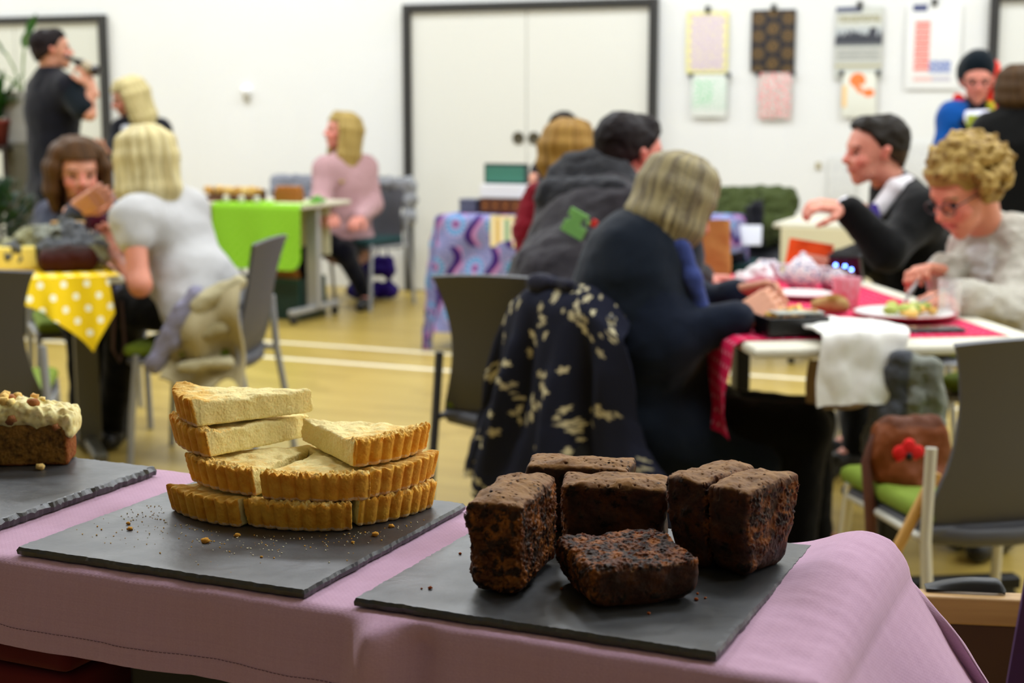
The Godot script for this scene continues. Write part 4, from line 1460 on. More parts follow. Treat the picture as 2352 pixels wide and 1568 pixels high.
	var flowers := img_tex(96, 96, func(x: int, y: int) -> Color:
		var q := n.get_noise_2d(x * 1.5, y * 1.5)
		if q > 0.30: return Color(0.20, 0.26, 0.52)
		if q < -0.42: return Color(0.86, 0.55, 0.62)
		return Color(0.90, 0.88, 0.88))
	var fm := print_mat(flowers, 0.2)
	for c in [[0.93, 4.86, 0.8, "floral teapot in the middle of the dining table", "teapot"], [0.86, 5.12, 0.62, "floral cup left of the teapot", "cup"], [1.03, 4.88, 0.58, "floral cup right of the teapot", "cup"]]:
		var t := thing(c[4], c[3], c[4], at(c[0], Y, c[1]))
		var s: float = c[2]
		g = Geo.new()
		g.lathe([Vector2(0, 0.0) * s, Vector2(0.045, 0.002) * s, Vector2(0.075, 0.04) * s, Vector2(0.072, 0.085) * s, Vector2(0.045, 0.115) * s, Vector2(0.04, 0.118) * s], Transform3D(), 24)
		part("body", g, fm, t)
		g = Geo.new()
		g.tube([Vector3(0.065, 0.09, 0) * s, Vector3(0.115, 0.085, 0) * s, Vector3(0.12, 0.05, 0) * s, Vector3(0.07, 0.03, 0) * s], 0.008 * s, 8)
		part("handle", g, fm, t)
		if s > 0.7:
			g = Geo.new()
			g.lathe([Vector2(0.045, 0.114) * s, Vector2(0.03, 0.132) * s, Vector2(0.01, 0.138) * s, Vector2(0.014, 0.15) * s, Vector2(0.0, 0.156) * s], Transform3D(), 20)
			part("lid", g, fm, t)
			g = Geo.new()
			g.tube([Vector3(-0.048, 0.032, 0), Vector3(-0.08, 0.048, 0), Vector3(-0.10, 0.088, 0)], [0.015, 0.011, 0.007], 10)
			part("spout", g, fm, t)
	var sau := thing("saucer", "white saucer with a pink edge in front of the teapot", "saucer", at(0.89, Y, 4.66))
	g = Geo.new()
	g.lathe([Vector2(0, 0.003), Vector2(0.05, 0.003), Vector2(0.095, 0.014), Vector2(0.096, 0.017), Vector2(0.05, 0.008), Vector2(0, 0.008)], Transform3D(), 28)
	part("dish", g, white, sau)
	g = Geo.new()
	g.lathe([Vector2(0.088, 0.014), Vector2(0.097, 0.018), Vector2(0.097, 0.013)], Transform3D(), 28)
	part("rim", g, plain(Color(0.80, 0.30, 0.40), 0.3), sau)
	var cup := thing("pink_tumbler", "pale pink patterned tumbler right of the saucer", "tumbler", at(0.985, Y, 4.46))
	g = Geo.new()
	g.lathe([Vector2(0, 0), Vector2(0.034, 0.001), Vector2(0.043, 0.085), Vector2(0.041, 0.085), Vector2(0.032, 0.006), Vector2(0, 0.006)], Transform3D(), 24)
	var rose := img_tex(64, 64, func(x: int, y: int) -> Color: return Color(0.93, 0.60, 0.66) if n.get_noise_2d(x * 3.0 + 90, y * 3.0) > 0.05 else Color(0.94, 0.76, 0.80))
	part("body", g, print_mat(rose, 0.3), cup)
	# crumpled white bag hanging over the near edge
	var bag := fnoise(17, 9.0)
	g = Geo.new()
	g.slab(20, 26, func(i: float, j: float) -> Vector3:
		var x := (i - 0.5) * (0.25 - 0.05 * j)
		var l := (j - 0.52) * 0.40
		var q := drop(l, 0.02, 0.1)
		var crease := bag.get_noise_2d(x * 0.9, l * 0.8) * 0.014
		return Vector3(x + 0.02 * sin(j * 5.0), 0.775 - q.y + absf(crease) - 0.02 * absf(i - 0.5), 3.0 * 0.0 + q.x + crease), 0.006)
	solo("paper_napkin", g, plain(Color(0.91, 0.90, 0.87), 0.8), "crumpled white paper napkin hanging over the near table edge", "napkin", at(0.865, -0.005, 3.728, 7.0))
	# phone, glass, cutlery
	var ph := thing("phone", "dark phone lying on the pink cloth before the plate", "phone", at(1.11, Y, 3.965, 6.0))
	part("body", geo_box(Vector3(0.15, 0.009, 0.065), Vector3(0, 0.0045, 0), 0.004), plain(Color(0.16, 0.17, 0.20), 0.3), ph)
	part("screen", geo_box(Vector3(0.135, 0.001, 0.056), Vector3(0, 0.0093, 0), 0.0004), plain(Color(0.05, 0.05, 0.06), 0.1), ph)
	var gl := thing("drinking_glass", "clear glass of water at the curly-haired woman's elbow", "glass", at(1.215, Y, 4.20))
	g = Geo.new()
	g.lathe([Vector2(0, 0.0), Vector2(0.028, 0.0), Vector2(0.034, 0.11), Vector2(0.0325, 0.11), Vector2(0.0265, 0.008), Vector2(0, 0.008)], Transform3D(), 24)
	var glass := StandardMaterial3D.new()
	glass.albedo_color = Color(0.95, 0.97, 0.97, 0.15)
	glass.transparency = BaseMaterial3D.TRANSPARENCY_ALPHA
	glass.roughness = 0.05
	part("tumbler", g, glass, gl)
	# kraft paper bag standing on the far side
	var kb := thing("paper_bag", "brown paper bag standing on the table behind the navy woman's head", "paper bag", at(0.665, Y, 5.10, 10.0))
	var fold := fnoise(31, 12.0)
	g = Geo.new()
	g.slab(40, 16, func(i: float, j: float) -> Vector3:
		var a := i * TAU
		var w := 0.068 * (1.0 - 0.12 * j)
		var e := Vector3(signf(cos(a)) * pow(absf(cos(a)), 0.35) * w, 0.205 * j, signf(sin(a)) * pow(absf(sin(a)), 0.35) * 0.032)
		return e + Vector3(fold.get_noise_3dv(e), 0, fold.get_noise_3dv(e + Vector3(3, 0, 0))) * 0.008, 0.002)
	part("bag_wall", g, plain(Color(0.69, 0.47, 0.22), 0.85), kb)
	part("bag_base", geo_box(Vector3(0.115, 0.003, 0.05), Vector3(0, 0.002, 0), 0.001), plain(Color(0.60, 0.40, 0.18), 0.85), kb)
	# orange card and white crumple behind
	solo("orange_card", geo_sheet(0.155, 0.09, 0.004), plain(Color(0.98, 0.36, 0.06), 0.6), "bright orange card standing behind the teapot", "card", at(1.02, 0.765, 5.25, 0.0) * Transform3D(Basis(Vector3(0, 0, 1), -0.16), Vector3.ZERO))
	solo("card_holder", geo_box(Vector3(0.09, 0.034, 0.03), Vector3(0, 0.017, 0)), plain(Color(0.25, 0.2, 0.15), 0.6), "small dark holder under the orange card", "stand", at(1.02, Y, 5.25))
	g = Geo.new()
	blob(g, [[Vector3(-0.05, 0.02, 0), Vector3(0.05, 0.025, 0), 0.022, 0.025, 0], [Vector3(0, 0.04, 0), Vector3(0.03, 0.05, 0.01), 0.022, 0.016, 0]], 0.008, 0.02, [Color(0.92, 0.92, 0.92)], Vector3.ZERO, fnoise(32, 25.0), 0.012)
	solo("crumpled_napkin", g, cloth_mat(noise_tex(303, 0.05, Color.BLACK, Color.WHITE), 10.0, 0.05, 0.8, 0.0), "crumpled white napkin right of the paper bag", "napkin", at(0.80, Y, 5.02))
	# card reader with three blue lights
	var cr := thing("card_reader", "black hand-held reader with three blue lights before the suited man", "card reader", at(1.098, 0.792, 4.98, -20.0) * Transform3D(Basis(Vector3.RIGHT, 0.9), Vector3.ZERO))
	part("body", geo_box(Vector3(0.105, 0.15, 0.022), Vector3(0, 0, 0), 0.008), plain(Color(0.02, 0.025, 0.06), 0.3), cr)
	part("stand", geo_box(Vector3(0.06, 0.05, 0.02), Vector3(0, -0.04, -0.02), 0.006), plain(Color(0.02, 0.02, 0.03), 0.4), cr)
	var led := StandardMaterial3D.new()
	led.albedo_color = Color(0.4, 0.55, 1.0)
	led.emission_enabled = true
	led.emission = Color(0.35, 0.50, 1.0)
	led.emission_energy_multiplier = 25.0
	for p in [[-0.032, 0.032], [-0.002, 0.027], [0.017, 0.008]]:
		part("indicator_light", geo_box(Vector3(0.009, 0.009, 0.004), Vector3(p[0], p[1], 0.012), 0.002), led, cr)


# ---------------------------------------------------------------- coats, bags, plants
func soft(list: Array, cols: Array, seed_: int, amp: float, cell := 0.012, k := 0.05, freq := 14.0) -> Geo:
	var g := Geo.new()
	blob(g, list, cell, k, cols, Vector3.ZERO, fnoise(seed_, freq), amp)
	return g


func bags_and_coats() -> void:
	var wool := cloth_mat(noise_tex(310, 0.05, Color.BLACK, Color.WHITE), 7.0, 0.08)
	var leather := cloth_mat(noise_tex(311, 0.03, Color.BLACK, Color.WHITE), 6.0, 0.05, 0.5, 0.0)
	var r := RandomNumberGenerator.new()
	r.seed = 66
	# floral coat over the chair back
	var spots := []
	for i in 62:
		var c := Vector2(r.randf(), r.randf())
		for k in 1 + r.randi() % 5: spots.append([c + Vector2(r.randfn(0, 0.028), r.randfn(0, 0.036)), r.randf_range(0.012, 0.028), r.randf() * PI, r.randf_range(0.45, 0.9), r.randf()])
	var im := Image.create(384, 384, false, Image.FORMAT_RGB8)
	im.fill(Color(0.115, 0.125, 0.18))
	for s in spots:
		var rad := int(s[1] * 384) + 2
		var cx := int(s[0].x * 384)
		var cy := int(s[0].y * 384)
		for y in range(-rad, rad + 1):
			for x in range(-rad, rad + 1):
				var q := Vector2(x, y).rotated(s[2])
				if Vector2(q.x, q.y / s[3]).length() < s[1] * 384.0 * (0.85 + 0.25 * sin(atan2(q.y, q.x) * 5.0)):
					im.set_pixel(posmod(cx + x, 384), posmod(cy + y, 384), Color(0.84, 0.80, 0.65).lerp(Color(0.66, 0.62, 0.50), s[4]))
	var CT := at(0.31, 0, 4.17, -48.0)
	var fc := thing("floral_coat", "navy coat with cream blossom print hanging on the chair back", "coat", CT)
	var g := Geo.new()
	var fn := fnoise(12, 6.0)
	g.slab(48, 40, func(i: float, j: float) -> Vector3:
		var half := lerpf(0.20, 0.37, pow(j, 0.9)) * (1.0 + 0.05 * sin(j * 9.0))
		var x := (i * 2.0 - 1.0) * half
		var e := i * 2.0 - 1.0
		var z := 0.30 + 0.055 * j - 0.16 * e * e * j - 0.05 * e * e + (0.03 * sin(i * 21.0 + 1.0) + 0.016 * sin(i * 37.0 + j * 4.0)) * smoothstep(0.05, 0.5, j)
		var y := lerpf(0.87, 0.235, j) - 0.11 * e * e * (1.0 - j) + 0.03 * sin(i * 9.0) * (0.2 + j) + 0.02 * fn.get_noise_2d(x, j)
		if j < 0.08: z -= 0.06 * (0.08 - j) / 0.08
		return Vector3(x * (1.0 + 0.1 * j) - 0.06 * j, y, z), 0.012, Vector2(0.95, 1.15))
	part("coat_body", g, print_mat(ImageTexture.create_from_image(im), 0.9), fc)
	g = soft([[Vector3(-0.06, 0.85, 0.27), Vector3(0.06, 0.855, 0.27), 0.02, 0.018, 0], [Vector3(-0.08, 0.80, 0.25), Vector3(-0.05, 0.85, 0.27), 0.018, 0.018, 0]], [Color(0.115, 0.125, 0.18)], 4, 0.012)
	part("collar", g, wool, fc)
	g = soft([[Vector3(0.10, 0.40, 0.26), Vector3(0.2, 0.27, 0.24), 0.05, 0.04, 0], [Vector3(0.2, 0.27, 0.24), Vector3(0.34, 0.24, 0.10), 0.045, 0.03, 0], [Vector3(0.0, 0.30, 0.28), Vector3(0.1, 0.22, 0.28), 0.05, 0.05, 0]], [Color(0.12, 0.125, 0.13)], 5, 0.014)
	part("lining", g, wool, fc, "dark grey lining showing at the hem")

	# cream coat on the blonde woman's chair
	var WT := at(-1.135, 0, 5.60, 82.0)
	var cc := thing("canvas_coat", "cream coat with lilac lining hanging from the lime-seated chair", "coat", WT)
	g = Geo.new()
	g.slab(26, 26, func(i: float, j: float) -> Vector3:
		var x := -(0.245 + 0.03 * sin(j * 7.0) + 0.018 * sin(i * 11.0 + j * 3.0))
		var z := lerpf(0.22, lerpf(0.02, -0.08, j), i) - 0.10 * (1.0 - j) * i * 0.4
		var y := lerpf(0.70 - 0.14 * i, 0.31 + 0.05 * sin(i * 8.0), j)
		return Vector3(x, y, z), 0.014)
	part("coat_panel", g, plain(Color(0.70, 0.65, 0.50), 0.9), cc)
	g = soft([[Vector3(-0.24, 0.60, 0.0), Vector3(-0.245, 0.40, -0.11), 0.03, 0.035, 0], [Vector3(-0.24, 0.66, 0.05), Vector3(-0.24, 0.5, -0.03), 0.03, 0.03, 0]], [Color(0.55, 0.54, 0.62)], 6, 0.012)
	part("lining", g, wool, cc, "lilac grey lining")
	g = soft([[Vector3(-0.22, 0.70, 0.20), Vector3(-0.25, 0.62, 0.06), 0.03, 0.035, 0], [Vector3(-0.26, 0.54, 0.16), Vector3(-0.26, 0.50, 0.02), 0.025, 0.025, 1], [Vector3(-0.26, 0.42, 0.17), Vector3(-0.265, 0.40, 0.0), 0.022, 0.022, 0]], [Color(0.72, 0.68, 0.54), Color(0.60, 0.55, 0.40)], 7, 0.012)
	part("sleeve", g, wool, cc)

	# scarf and brown bag on the yellow table
	g = soft([[Vector3(-1.82, 0.775, -5.50), Vector3(-1.74, 0.83, -5.54), 0.05, 0.05, 0], [Vector3(-1.74, 0.83, -5.54), Vector3(-1.62, 0.85, -5.56), 0.05, 0.045, 1], [Vector3(-1.62, 0.85, -5.56), Vector3(-1.52, 0.80, -5.52), 0.05, 0.05, 2], [Vector3(-1.52, 0.80, -5.52), Vector3(-1.50, 0.76, -5.48), 0.05, 0.035, 0], [Vector3(-1.84, 0.76, -5.47), Vector3(-1.78, 0.80, -5.46), 0.03, 0.03, 2], [Vector3(-1.68, 0.80, -5.5), Vector3(-1.60, 0.80, -5.5), 0.04, 0.04, 2]], [Color(0.56, 0.55, 0.42), Color(0.52, 0.53, 0.48), Color(0.36, 0.37, 0.38)], 21, 0.03, 0.009, 0.03, 22.0)
	solo("patterned_scarf", g, wool, "crumpled grey and ochre scarf lying on the brown bag", "scarf")
	g = Geo.new()
	g.box(Vector3(0.12, 0.012, 0.03), Transform3D(Basis(Vector3.UP, 0.1), Vector3(-1.625, 0.893, -5.58)), 0.004)
	solo("wooden_spatula", g, plain(Color(0.78, 0.60, 0.34), 0.7), "flat light wooden piece lying on top of the scarf", "wooden piece")
	var bg := thing("brown_bag", "dark brown leather handbag at the edge of the yellow table", "handbag", at(0, 0, 0))
	g = soft([[Vector3(-1.655, 0.763, -5.40), Vector3(-1.52, 0.765, -5.44), 0.032, 0.034, 0], [Vector3(-1.64, 0.785, -5.42), Vector3(-1.54, 0.79, -5.45), 0.032, 0.03, 1]], [Color(0.24, 0.10, 0.05), Color(0.17, 0.07, 0.04)], 22, 0.008)
	part("bag_body", g, leather, bg)
	g = Geo.new()
	g.tube([Vector3(-1.49, 0.78, -5.45), Vector3(-1.43, 0.74, -5.42), Vector3(-1.425, 0.60, -5.42), Vector3(-1.44, 0.45, -5.43), Vector3(-1.42, 0.40, -5.44), Vector3(-1.40, 0.46, -5.45), Vector3(-1.41, 0.62, -5.46)], 0.006, 8)
	part("strap", g, plain(Color(0.22, 0.11, 0.06), 0.6), bg)
	solo("yellow_papers", geo_box(Vector3(0.15, 0.085, 0.13), Vector3(0, 0.0425, 0), 0.01, 0.3), plain(Color(0.93, 0.84, 0.42), 0.8), "stack of pale yellow paper at the left edge on the yellow table", "paper stack", at(-1.80, 0.732, 5.50))

	# coats on the chairs behind the stalls
	var k := at(-1.53, 0, 10.25, 157.0)
	g = soft([[Vector3(-0.20, 0.80, 0.26), Vector3(0.20, 0.80, 0.26), 0.05, 0.05, 0], [Vector3(-0.19, 0.72, 0.24), Vector3(0.19, 0.72, 0.24), 0.06, 0.06, 0], [Vector3(-0.18, 0.6, 0.26), Vector3(0.18, 0.6, 0.26), 0.05, 0.05, 0]], [Color(0.50, 0.51, 0.545)], 24, 0.02)
	solo("grey_wool_coat", g, wool, "grey coat over the empty chair left of the pink-jumper woman", "coat", k)
	k = at(-0.985, 0, 10.05, 150.0)
	g = soft([[Vector3(-0.20, 0.80, 0.27), Vector3(0.14, 0.80, 0.27), 0.045, 0.045, 0], [Vector3(-0.20, 0.70, 0.27), Vector3(0.1, 0.66, 0.28), 0.05, 0.05, 0], [Vector3(-0.20, 0.58, 0.26), Vector3(-0.06, 0.48, 0.28), 0.05, 0.04, 0]], [Color(0.56, 0.565, 0.58)], 25, 0.02)
	solo("grey_wool_coat", g, wool, "grey coat over the chair back behind the pink-jumper woman", "coat", k)
	k = at(1.29, 0, 8.45, 157.0)
	g = soft([[Vector3(-0.19, 0.82, 0.25), Vector3(0.19, 0.82, 0.25), 0.045, 0.045, 0], [Vector3(-0.18, 0.72, 0.20), Vector3(0.18, 0.72, 0.20), 0.05, 0.05, 0], [Vector3(-0.17, 0.6, 0.17), Vector3(0.17, 0.6, 0.17), 0.065, 0.065, 1], [Vector3(-0.18, 0.66, 0.18), Vector3(0.18, 0.66, 0.18), 0.06, 0.06, 0], [Vector3(-0.18, 0.77, 0.23), Vector3(0.18, 0.77, 0.23), 0.06, 0.06, 0], [Vector3(-0.03, 0.74, 0.13), Vector3(-0.03, 0.56, 0.12), 0.04, 0.05, 2]], [Color(0.25, 0.28, 0.14), Color(0.21, 0.24, 0.12), Color(0.10, 0.105, 0.12)], 26, 0.02)
	solo("olive_coat", g, wool, "olive green coat over the chair left of the suited man", "coat", k)
	solo("white_paper", geo_box(Vector3(0.13, 0.11, 0.006), Vector3.ZERO, 0.002), plain(Color(0.90, 0.91, 0.95), 0.7), "white paper standing on the chair with the olive coat", "paper", at(1.27, 0.63, 8.15, -10.0) * Transform3D(Basis(Vector3.RIGHT, -0.3), Vector3.ZERO))
	g = soft([[Vector3(1.14, 0.50, -8.28), Vector3(1.19, 0.60, -8.28), 0.05, 0.04, 0]], [Color(0.50, 0.06, 0.07)], 27, 0.01)
	solo("red_pouch", g, wool, "small dark red pouch beside the paper on the teal seat", "pouch")

	# under and beside the green stall
	var GT := at(-1.777, 0, 9.62, -23.0)
	var cr := thing("storage_crate", "dark green plastic crate under the green stall", "crate", place(GT, Vector3(0.28, 0, -0.10)))
	var gm := plain(Color(0.04, 0.19, 0.15), 0.5)
	part("base", geo_box(Vector3(0.50, 0.02, 0.34), Vector3(0, 0.01, 0)), gm, cr)
	for z in [-0.165, 0.165]: part("side", geo_box(Vector3(0.50, 0.24, 0.012), Vector3(0, 0.13, z)), gm, cr)
	for x in [-0.245, 0.245]: part("side", geo_box(Vector3(0.012, 0.24, 0.32), Vector3(x, 0.13, 0)), gm, cr)
	part("rim", geo_box(Vector3(0.52, 0.02, 0.02), Vector3(0, 0.245, 0.17)), plain(Color(0.05, 0.26, 0.2), 0.5), cr)
	g = soft([[Vector3(-0.1, 0.255, 0), Vector3(0.12, 0.25, 0.02), 0.05, 0.05, 0]], [Color(0.60, 0.38, 0.12)], 28, 0.012)
	solo("brown_parcel", g, leather, "brown parcel lying on top of the green crate", "parcel", place(GT, Vector3(0.28, 0.0, -0.10)))
	for b in [[-0.885, 10.42, "purple carrier bag right of the pink-jumper woman's chair", Color(0.17, 0.09, 0.42)], [-1.03, 10.38, "purple carrier bag under the pink-jumper woman's chair", Color(0.15, 0.10, 0.36)]]:
		var t := thing("carrier_bag", b[2], "carrier bag", at(b[0], 0, b[1], -23.0))
		g = soft([[Vector3(-0.06, 0.06, 0), Vector3(0.06, 0.06, 0), 0.055, 0.055, 0], [Vector3(-0.05, 0.2, 0), Vector3(0.05, 0.2, 0), 0.05, 0.05, 0], [Vector3(-0.04, 0.27, 0), Vector3(0.04, 0.27, 0), 0.03, 0.03, 0]], [b[3]], 29, 0.012)
		part("bag_body", g, leather, t)
		g = Geo.new()
		g.tube([Vector3(-0.04, 0.28, 0), Vector3(-0.03, 0.36, 0), Vector3(0.03, 0.36, 0), Vector3(0.04, 0.28, 0)], 0.007, 6)
		part("handle", g, plain(b[3], 0.6), t)

	# chair at the right: bag with poppy, stick, jacket
	var pb := thing("poppy_bag", "tan leather bag with a red poppy on the lime seat at the right", "handbag", at(0.897, 0.466, 3.44, 6.0) * Transform3D(Basis.from_scale(Vector3(0.80, 0.86, 0.80)), Vector3.ZERO))
	g = soft([[Vector3(-0.05, 0.03, 0), Vector3(0.09, 0.035, 0), 0.05, 0.05, 0], [Vector3(-0.045, 0.09, 0), Vector3(0.09, 0.09, 0), 0.05, 0.05, 0], [Vector3(-0.03, 0.135, -0.01), Vector3(0.09, 0.14, -0.01), 0.03, 0.03, 1], [Vector3(0.0, -0.04, 0.07), Vector3(0.08, -0.03, 0.07), 0.03, 0.03, 1], [Vector3(0.0, 0.02, 0.03), Vector3(0.08, -0.02, 0.06), 0.05, 0.04, 0]], [Color(0.46, 0.25, 0.13), Color(0.34, 0.17, 0.08)], 30, 0.01)
	part("bag_body", g, leather, pb)
	g = Geo.new()
	g.tube([Vector3(-0.08, 0.12, 0.0), Vector3(-0.11, 0.05, 0.02), Vector3(-0.10, -0.08, 0.05), Vector3(-0.09, -0.25, 0.06), Vector3(-0.075, -0.36, 0.06)], [0.010, 0.014, 0.018, 0.018, 0.016], 8)
	part("strap", g, plain(Color(0.33, 0.16, 0.08), 0.6), pb)
	g = Geo.new()
	for q in 5:
		var a := TAU * q / 5.0 + 0.3
		g.ball(Vector3(cos(a) * 0.023, 0.075 + sin(a) * 0.021, 0.062), Vector3(0.026, 0.022, 0.007), Basis(Vector3(0, 0, 1), a), 8, 6)
	var pop := part("poppy", g, plain(Color(0.88, 0.05, 0.04), 0.8), pb, "bright red cloth poppy")
	g = Geo.new()
	g.ball(Vector3(0, 0.075, 0.069), Vector3(0.010, 0.010, 0.006))
	part("poppy_centre", g, plain(Color(0.03, 0.02, 0.02), 0.8), pop)
	g = Geo.new()
	g.tube([Vector3(0.905, 0.545, -3.17), Vector3(0.806, 0.331, -3.17), Vector3(0.653, 0.0, -3.19)], 0.0125, 10)
	solo("walking_stick", g, plain(Color(0.76, 0.58, 0.30), 0.5), "pale wooden walking stick leaning against the chair at the right", "walking stick")
	g = soft([[Vector3(0.955, 0.70, -3.70), Vector3(0.945, 0.50, -3.72), 0.028, 0.034, 0], [Vector3(0.99, 0.69, -3.69), Vector3(1.0, 0.56, -3.69), 0.026, 0.03, 1], [Vector3(1.03, 0.69, -3.68), Vector3(1.04, 0.55, -3.68), 0.026, 0.03, 1], [Vector3(0.92, 0.66, -3.73), Vector3(0.905, 0.47, -3.74), 0.022, 0.025, 0]], [Color(0.30, 0.31, 0.33), Color(0.47, 0.48, 0.44)], 33, 0.014, 0.008, 0.02)
	solo("grey_jacket", g, wool, "grey-green jacket hanging between the table edge and the right chair", "jacket")
	var cb := thing("canvas_bag", "beige canvas bag hanging under the dining table", "bag", at(0.885, 0.52, 4.02, 7.0))
	g = Geo.new()
	g.slab(12, 8, func(i: float, j: float) -> Vector3: return Vector3((i - 0.5) * 0.19, 0.125 * (1.0 - j) + 0.012 * i, 0.02 * sin(i * PI) * sin(j * PI) + 0.006 * sin(i * 14.0)), 0.05)
	part("bag_body", g, plain(Color(0.58, 0.49, 0.38), 0.9), cb)
	g = Geo.new()
	g.tube([Vector3(-0.06, 0.12, 0), Vector3(-0.03, 0.185, 0), Vector3(0.03, 0.185, 0), Vector3(0.06, 0.12, 0)], 0.006, 6)
	part("handle", g, plain(Color(0.5, 0.42, 0.32), 0.9), cb)


func leaf_into(g: Geo, root: Vector3, tip: Vector3, wide: float, sag: float) -> void:
	var d := tip - root
	var side := d.cross(Vector3.UP)
	side = (side if side.length() > 0.01 else Vector3.RIGHT).normalized()
	var up := side.cross(d).normalized()
	g.sheet(8, 4, func(i: float, j: float) -> Vector3:
		var w := wide * sin(pow(i, 0.8) * PI) + 0.002
		var e := j * 2.0 - 1.0
		return root + d * i + side * e * w + up * (sag * sin(i * PI) - 0.3 * w * e * e))


func plants() -> void:
	var stone := plain(Color(0.60, 0.59, 0.56), 0.8)
	var t := thing("plant_plinth", "tall grey plinth carrying plants at the left edge", "plinth", at(-3.045, 0, 9.6, -20.0))
	part("column", geo_box(Vector3(0.16, 1.08, 0.16), Vector3(0, 0.54, 0), 0.008), plain(Color(0.42, 0.40, 0.33), 0.8), t)
	part("planter_box", geo_box(Vector3(0.17, 0.32, 0.17), Vector3(0, 1.24, 0), 0.008), stone, t)
	var leaf := StandardMaterial3D.new()
	leaf.albedo_color = Color(0.16, 0.36, 0.13)
	leaf.roughness = 0.5
	leaf.backlight_enabled = true
	leaf.backlight = Color(0.1, 0.2, 0.05)
	var p := thing("tall_leaf_plant", "tall plant with thin stems and broad leaves on the plinth", "plant", at(-3.045, 1.40, 9.6))
	var g := Geo.new()
	for s in [[0.06, 0.36, 0.02], [-0.08, 0.24, 0.03], [-0.12, 0.1, -0.02], [0.02, 0.28, -0.03]]:
		g = Geo.new()
		g.tube([Vector3(0, -0.02, 0), Vector3(s[0] * 0.4, s[1] * 0.6, s[2]), Vector3(s[0], s[1], s[2])], 0.006, 6)
		part("stem", g, plain(Color(0.45, 0.55, 0.30), 0.6), p)
		g = Geo.new()
		leaf_into(g, Vector3(s[0], s[1] - 0.02, s[2]), Vector3(s[0] * 1.4 + 0.05 * signf(s[0]), s[1] + 0.11, s[2] + 0.05), 0.035, 0.02)
		part("leaf", g, leaf, p)
	var pot := thing("terracotta_plant", "leafy plant in a terracotta pot left of the plinth", "plant", at(-3.20, 1.07, 9.55))
	g = Geo.new()
	g.lathe([Vector2(0, 0), Vector2(0.07, 0), Vector2(0.09, 0.13), Vector2(0.1, 0.13), Vector2(0.1, 0.16), Vector2(0.0, 0.155)], Transform3D(), 24)
	part("pot", g, plain(Color(0.45, 0.16, 0.09), 0.8), pot)
	var r := RandomNumberGenerator.new()
	r.seed = 71
	for i in 16:
		g = Geo.new()
		var a := r.randf() * TAU
		var tip := Vector3(cos(a) * 0.2, r.randf_range(0.2, 0.62), sin(a) * 0.15)
		leaf_into(g, Vector3(cos(a) * 0.03, 0.15, sin(a) * 0.03), tip, r.randf_range(0.03, 0.05), 0.05)
		part("leaf", g, leaf, pot)
	var sh := thing("plant_stand", "dark wooden stand under the terracotta pot at the left edge", "stand", at(-3.22, 0, 9.55))
	part("shelf", geo_box(Vector3(0.24, 0.03, 0.24), Vector3(0, 1.052, 0)), plain(Color(0.16, 0.11, 0.07), 0.6), sh)
	for x in [-0.1, 0.1]:
		for z in [-0.1, 0.1]: part("leg", geo_box(Vector3(0.03, 1.037, 0.03), Vector3(x, 0.5185, z)), plain(Color(0.16, 0.11, 0.07), 0.6), sh)
	var bush := thing("bushy_plant", "dark green bushy plant in a pot on the floor at the left edge", "plant", at(-2.93, 0, 8.75))
	g = Geo.new()
	g.lathe([Vector2(0, 0), Vector2(0.12, 0), Vector2(0.16, 0.34), Vector2(0.17, 0.34), Vector2(0.17, 0.38), Vector2(0, 0.37)], Transform3D(), 24)
	part("pot", g, plain(Color(0.10, 0.11, 0.10), 0.6), bush)
	var dark := leaf.duplicate()
	dark.albedo_color = Color(0.07, 0.17, 0.07)
	g = Geo.new()
	for i in 420:
		var dir := Vector3(r.randfn(0, 1), r.randfn(0.3, 1), r.randfn(0, 1)).normalized()
		var c := Vector3(0, 0.60, 0) + dir * Vector3(0.21, 0.28, 0.21) * pow(r.randf(), 0.35)
		leaf_into(g, c, c + (dir + Vector3(0, 0.3, 0)).normalized() * 0.07, 0.015, 0.01)
	var fo := part("foliage", g, dark, bush)
	fo.set_meta("kind", "stuff")
	for i in 5:
		g = Geo.new()
		g.tube([Vector3(0, 0.36, 0), Vector3(cos(i * 1.3) * 0.06, 0.5, sin(i * 1.3) * 0.06), Vector3(cos(i * 1.3) * 0.13, 0.68, sin(i * 1.3) * 0.13)], 0.008, 6)
		part("stem", g, plain(Color(0.2, 0.16, 0.09), 0.8), bush)


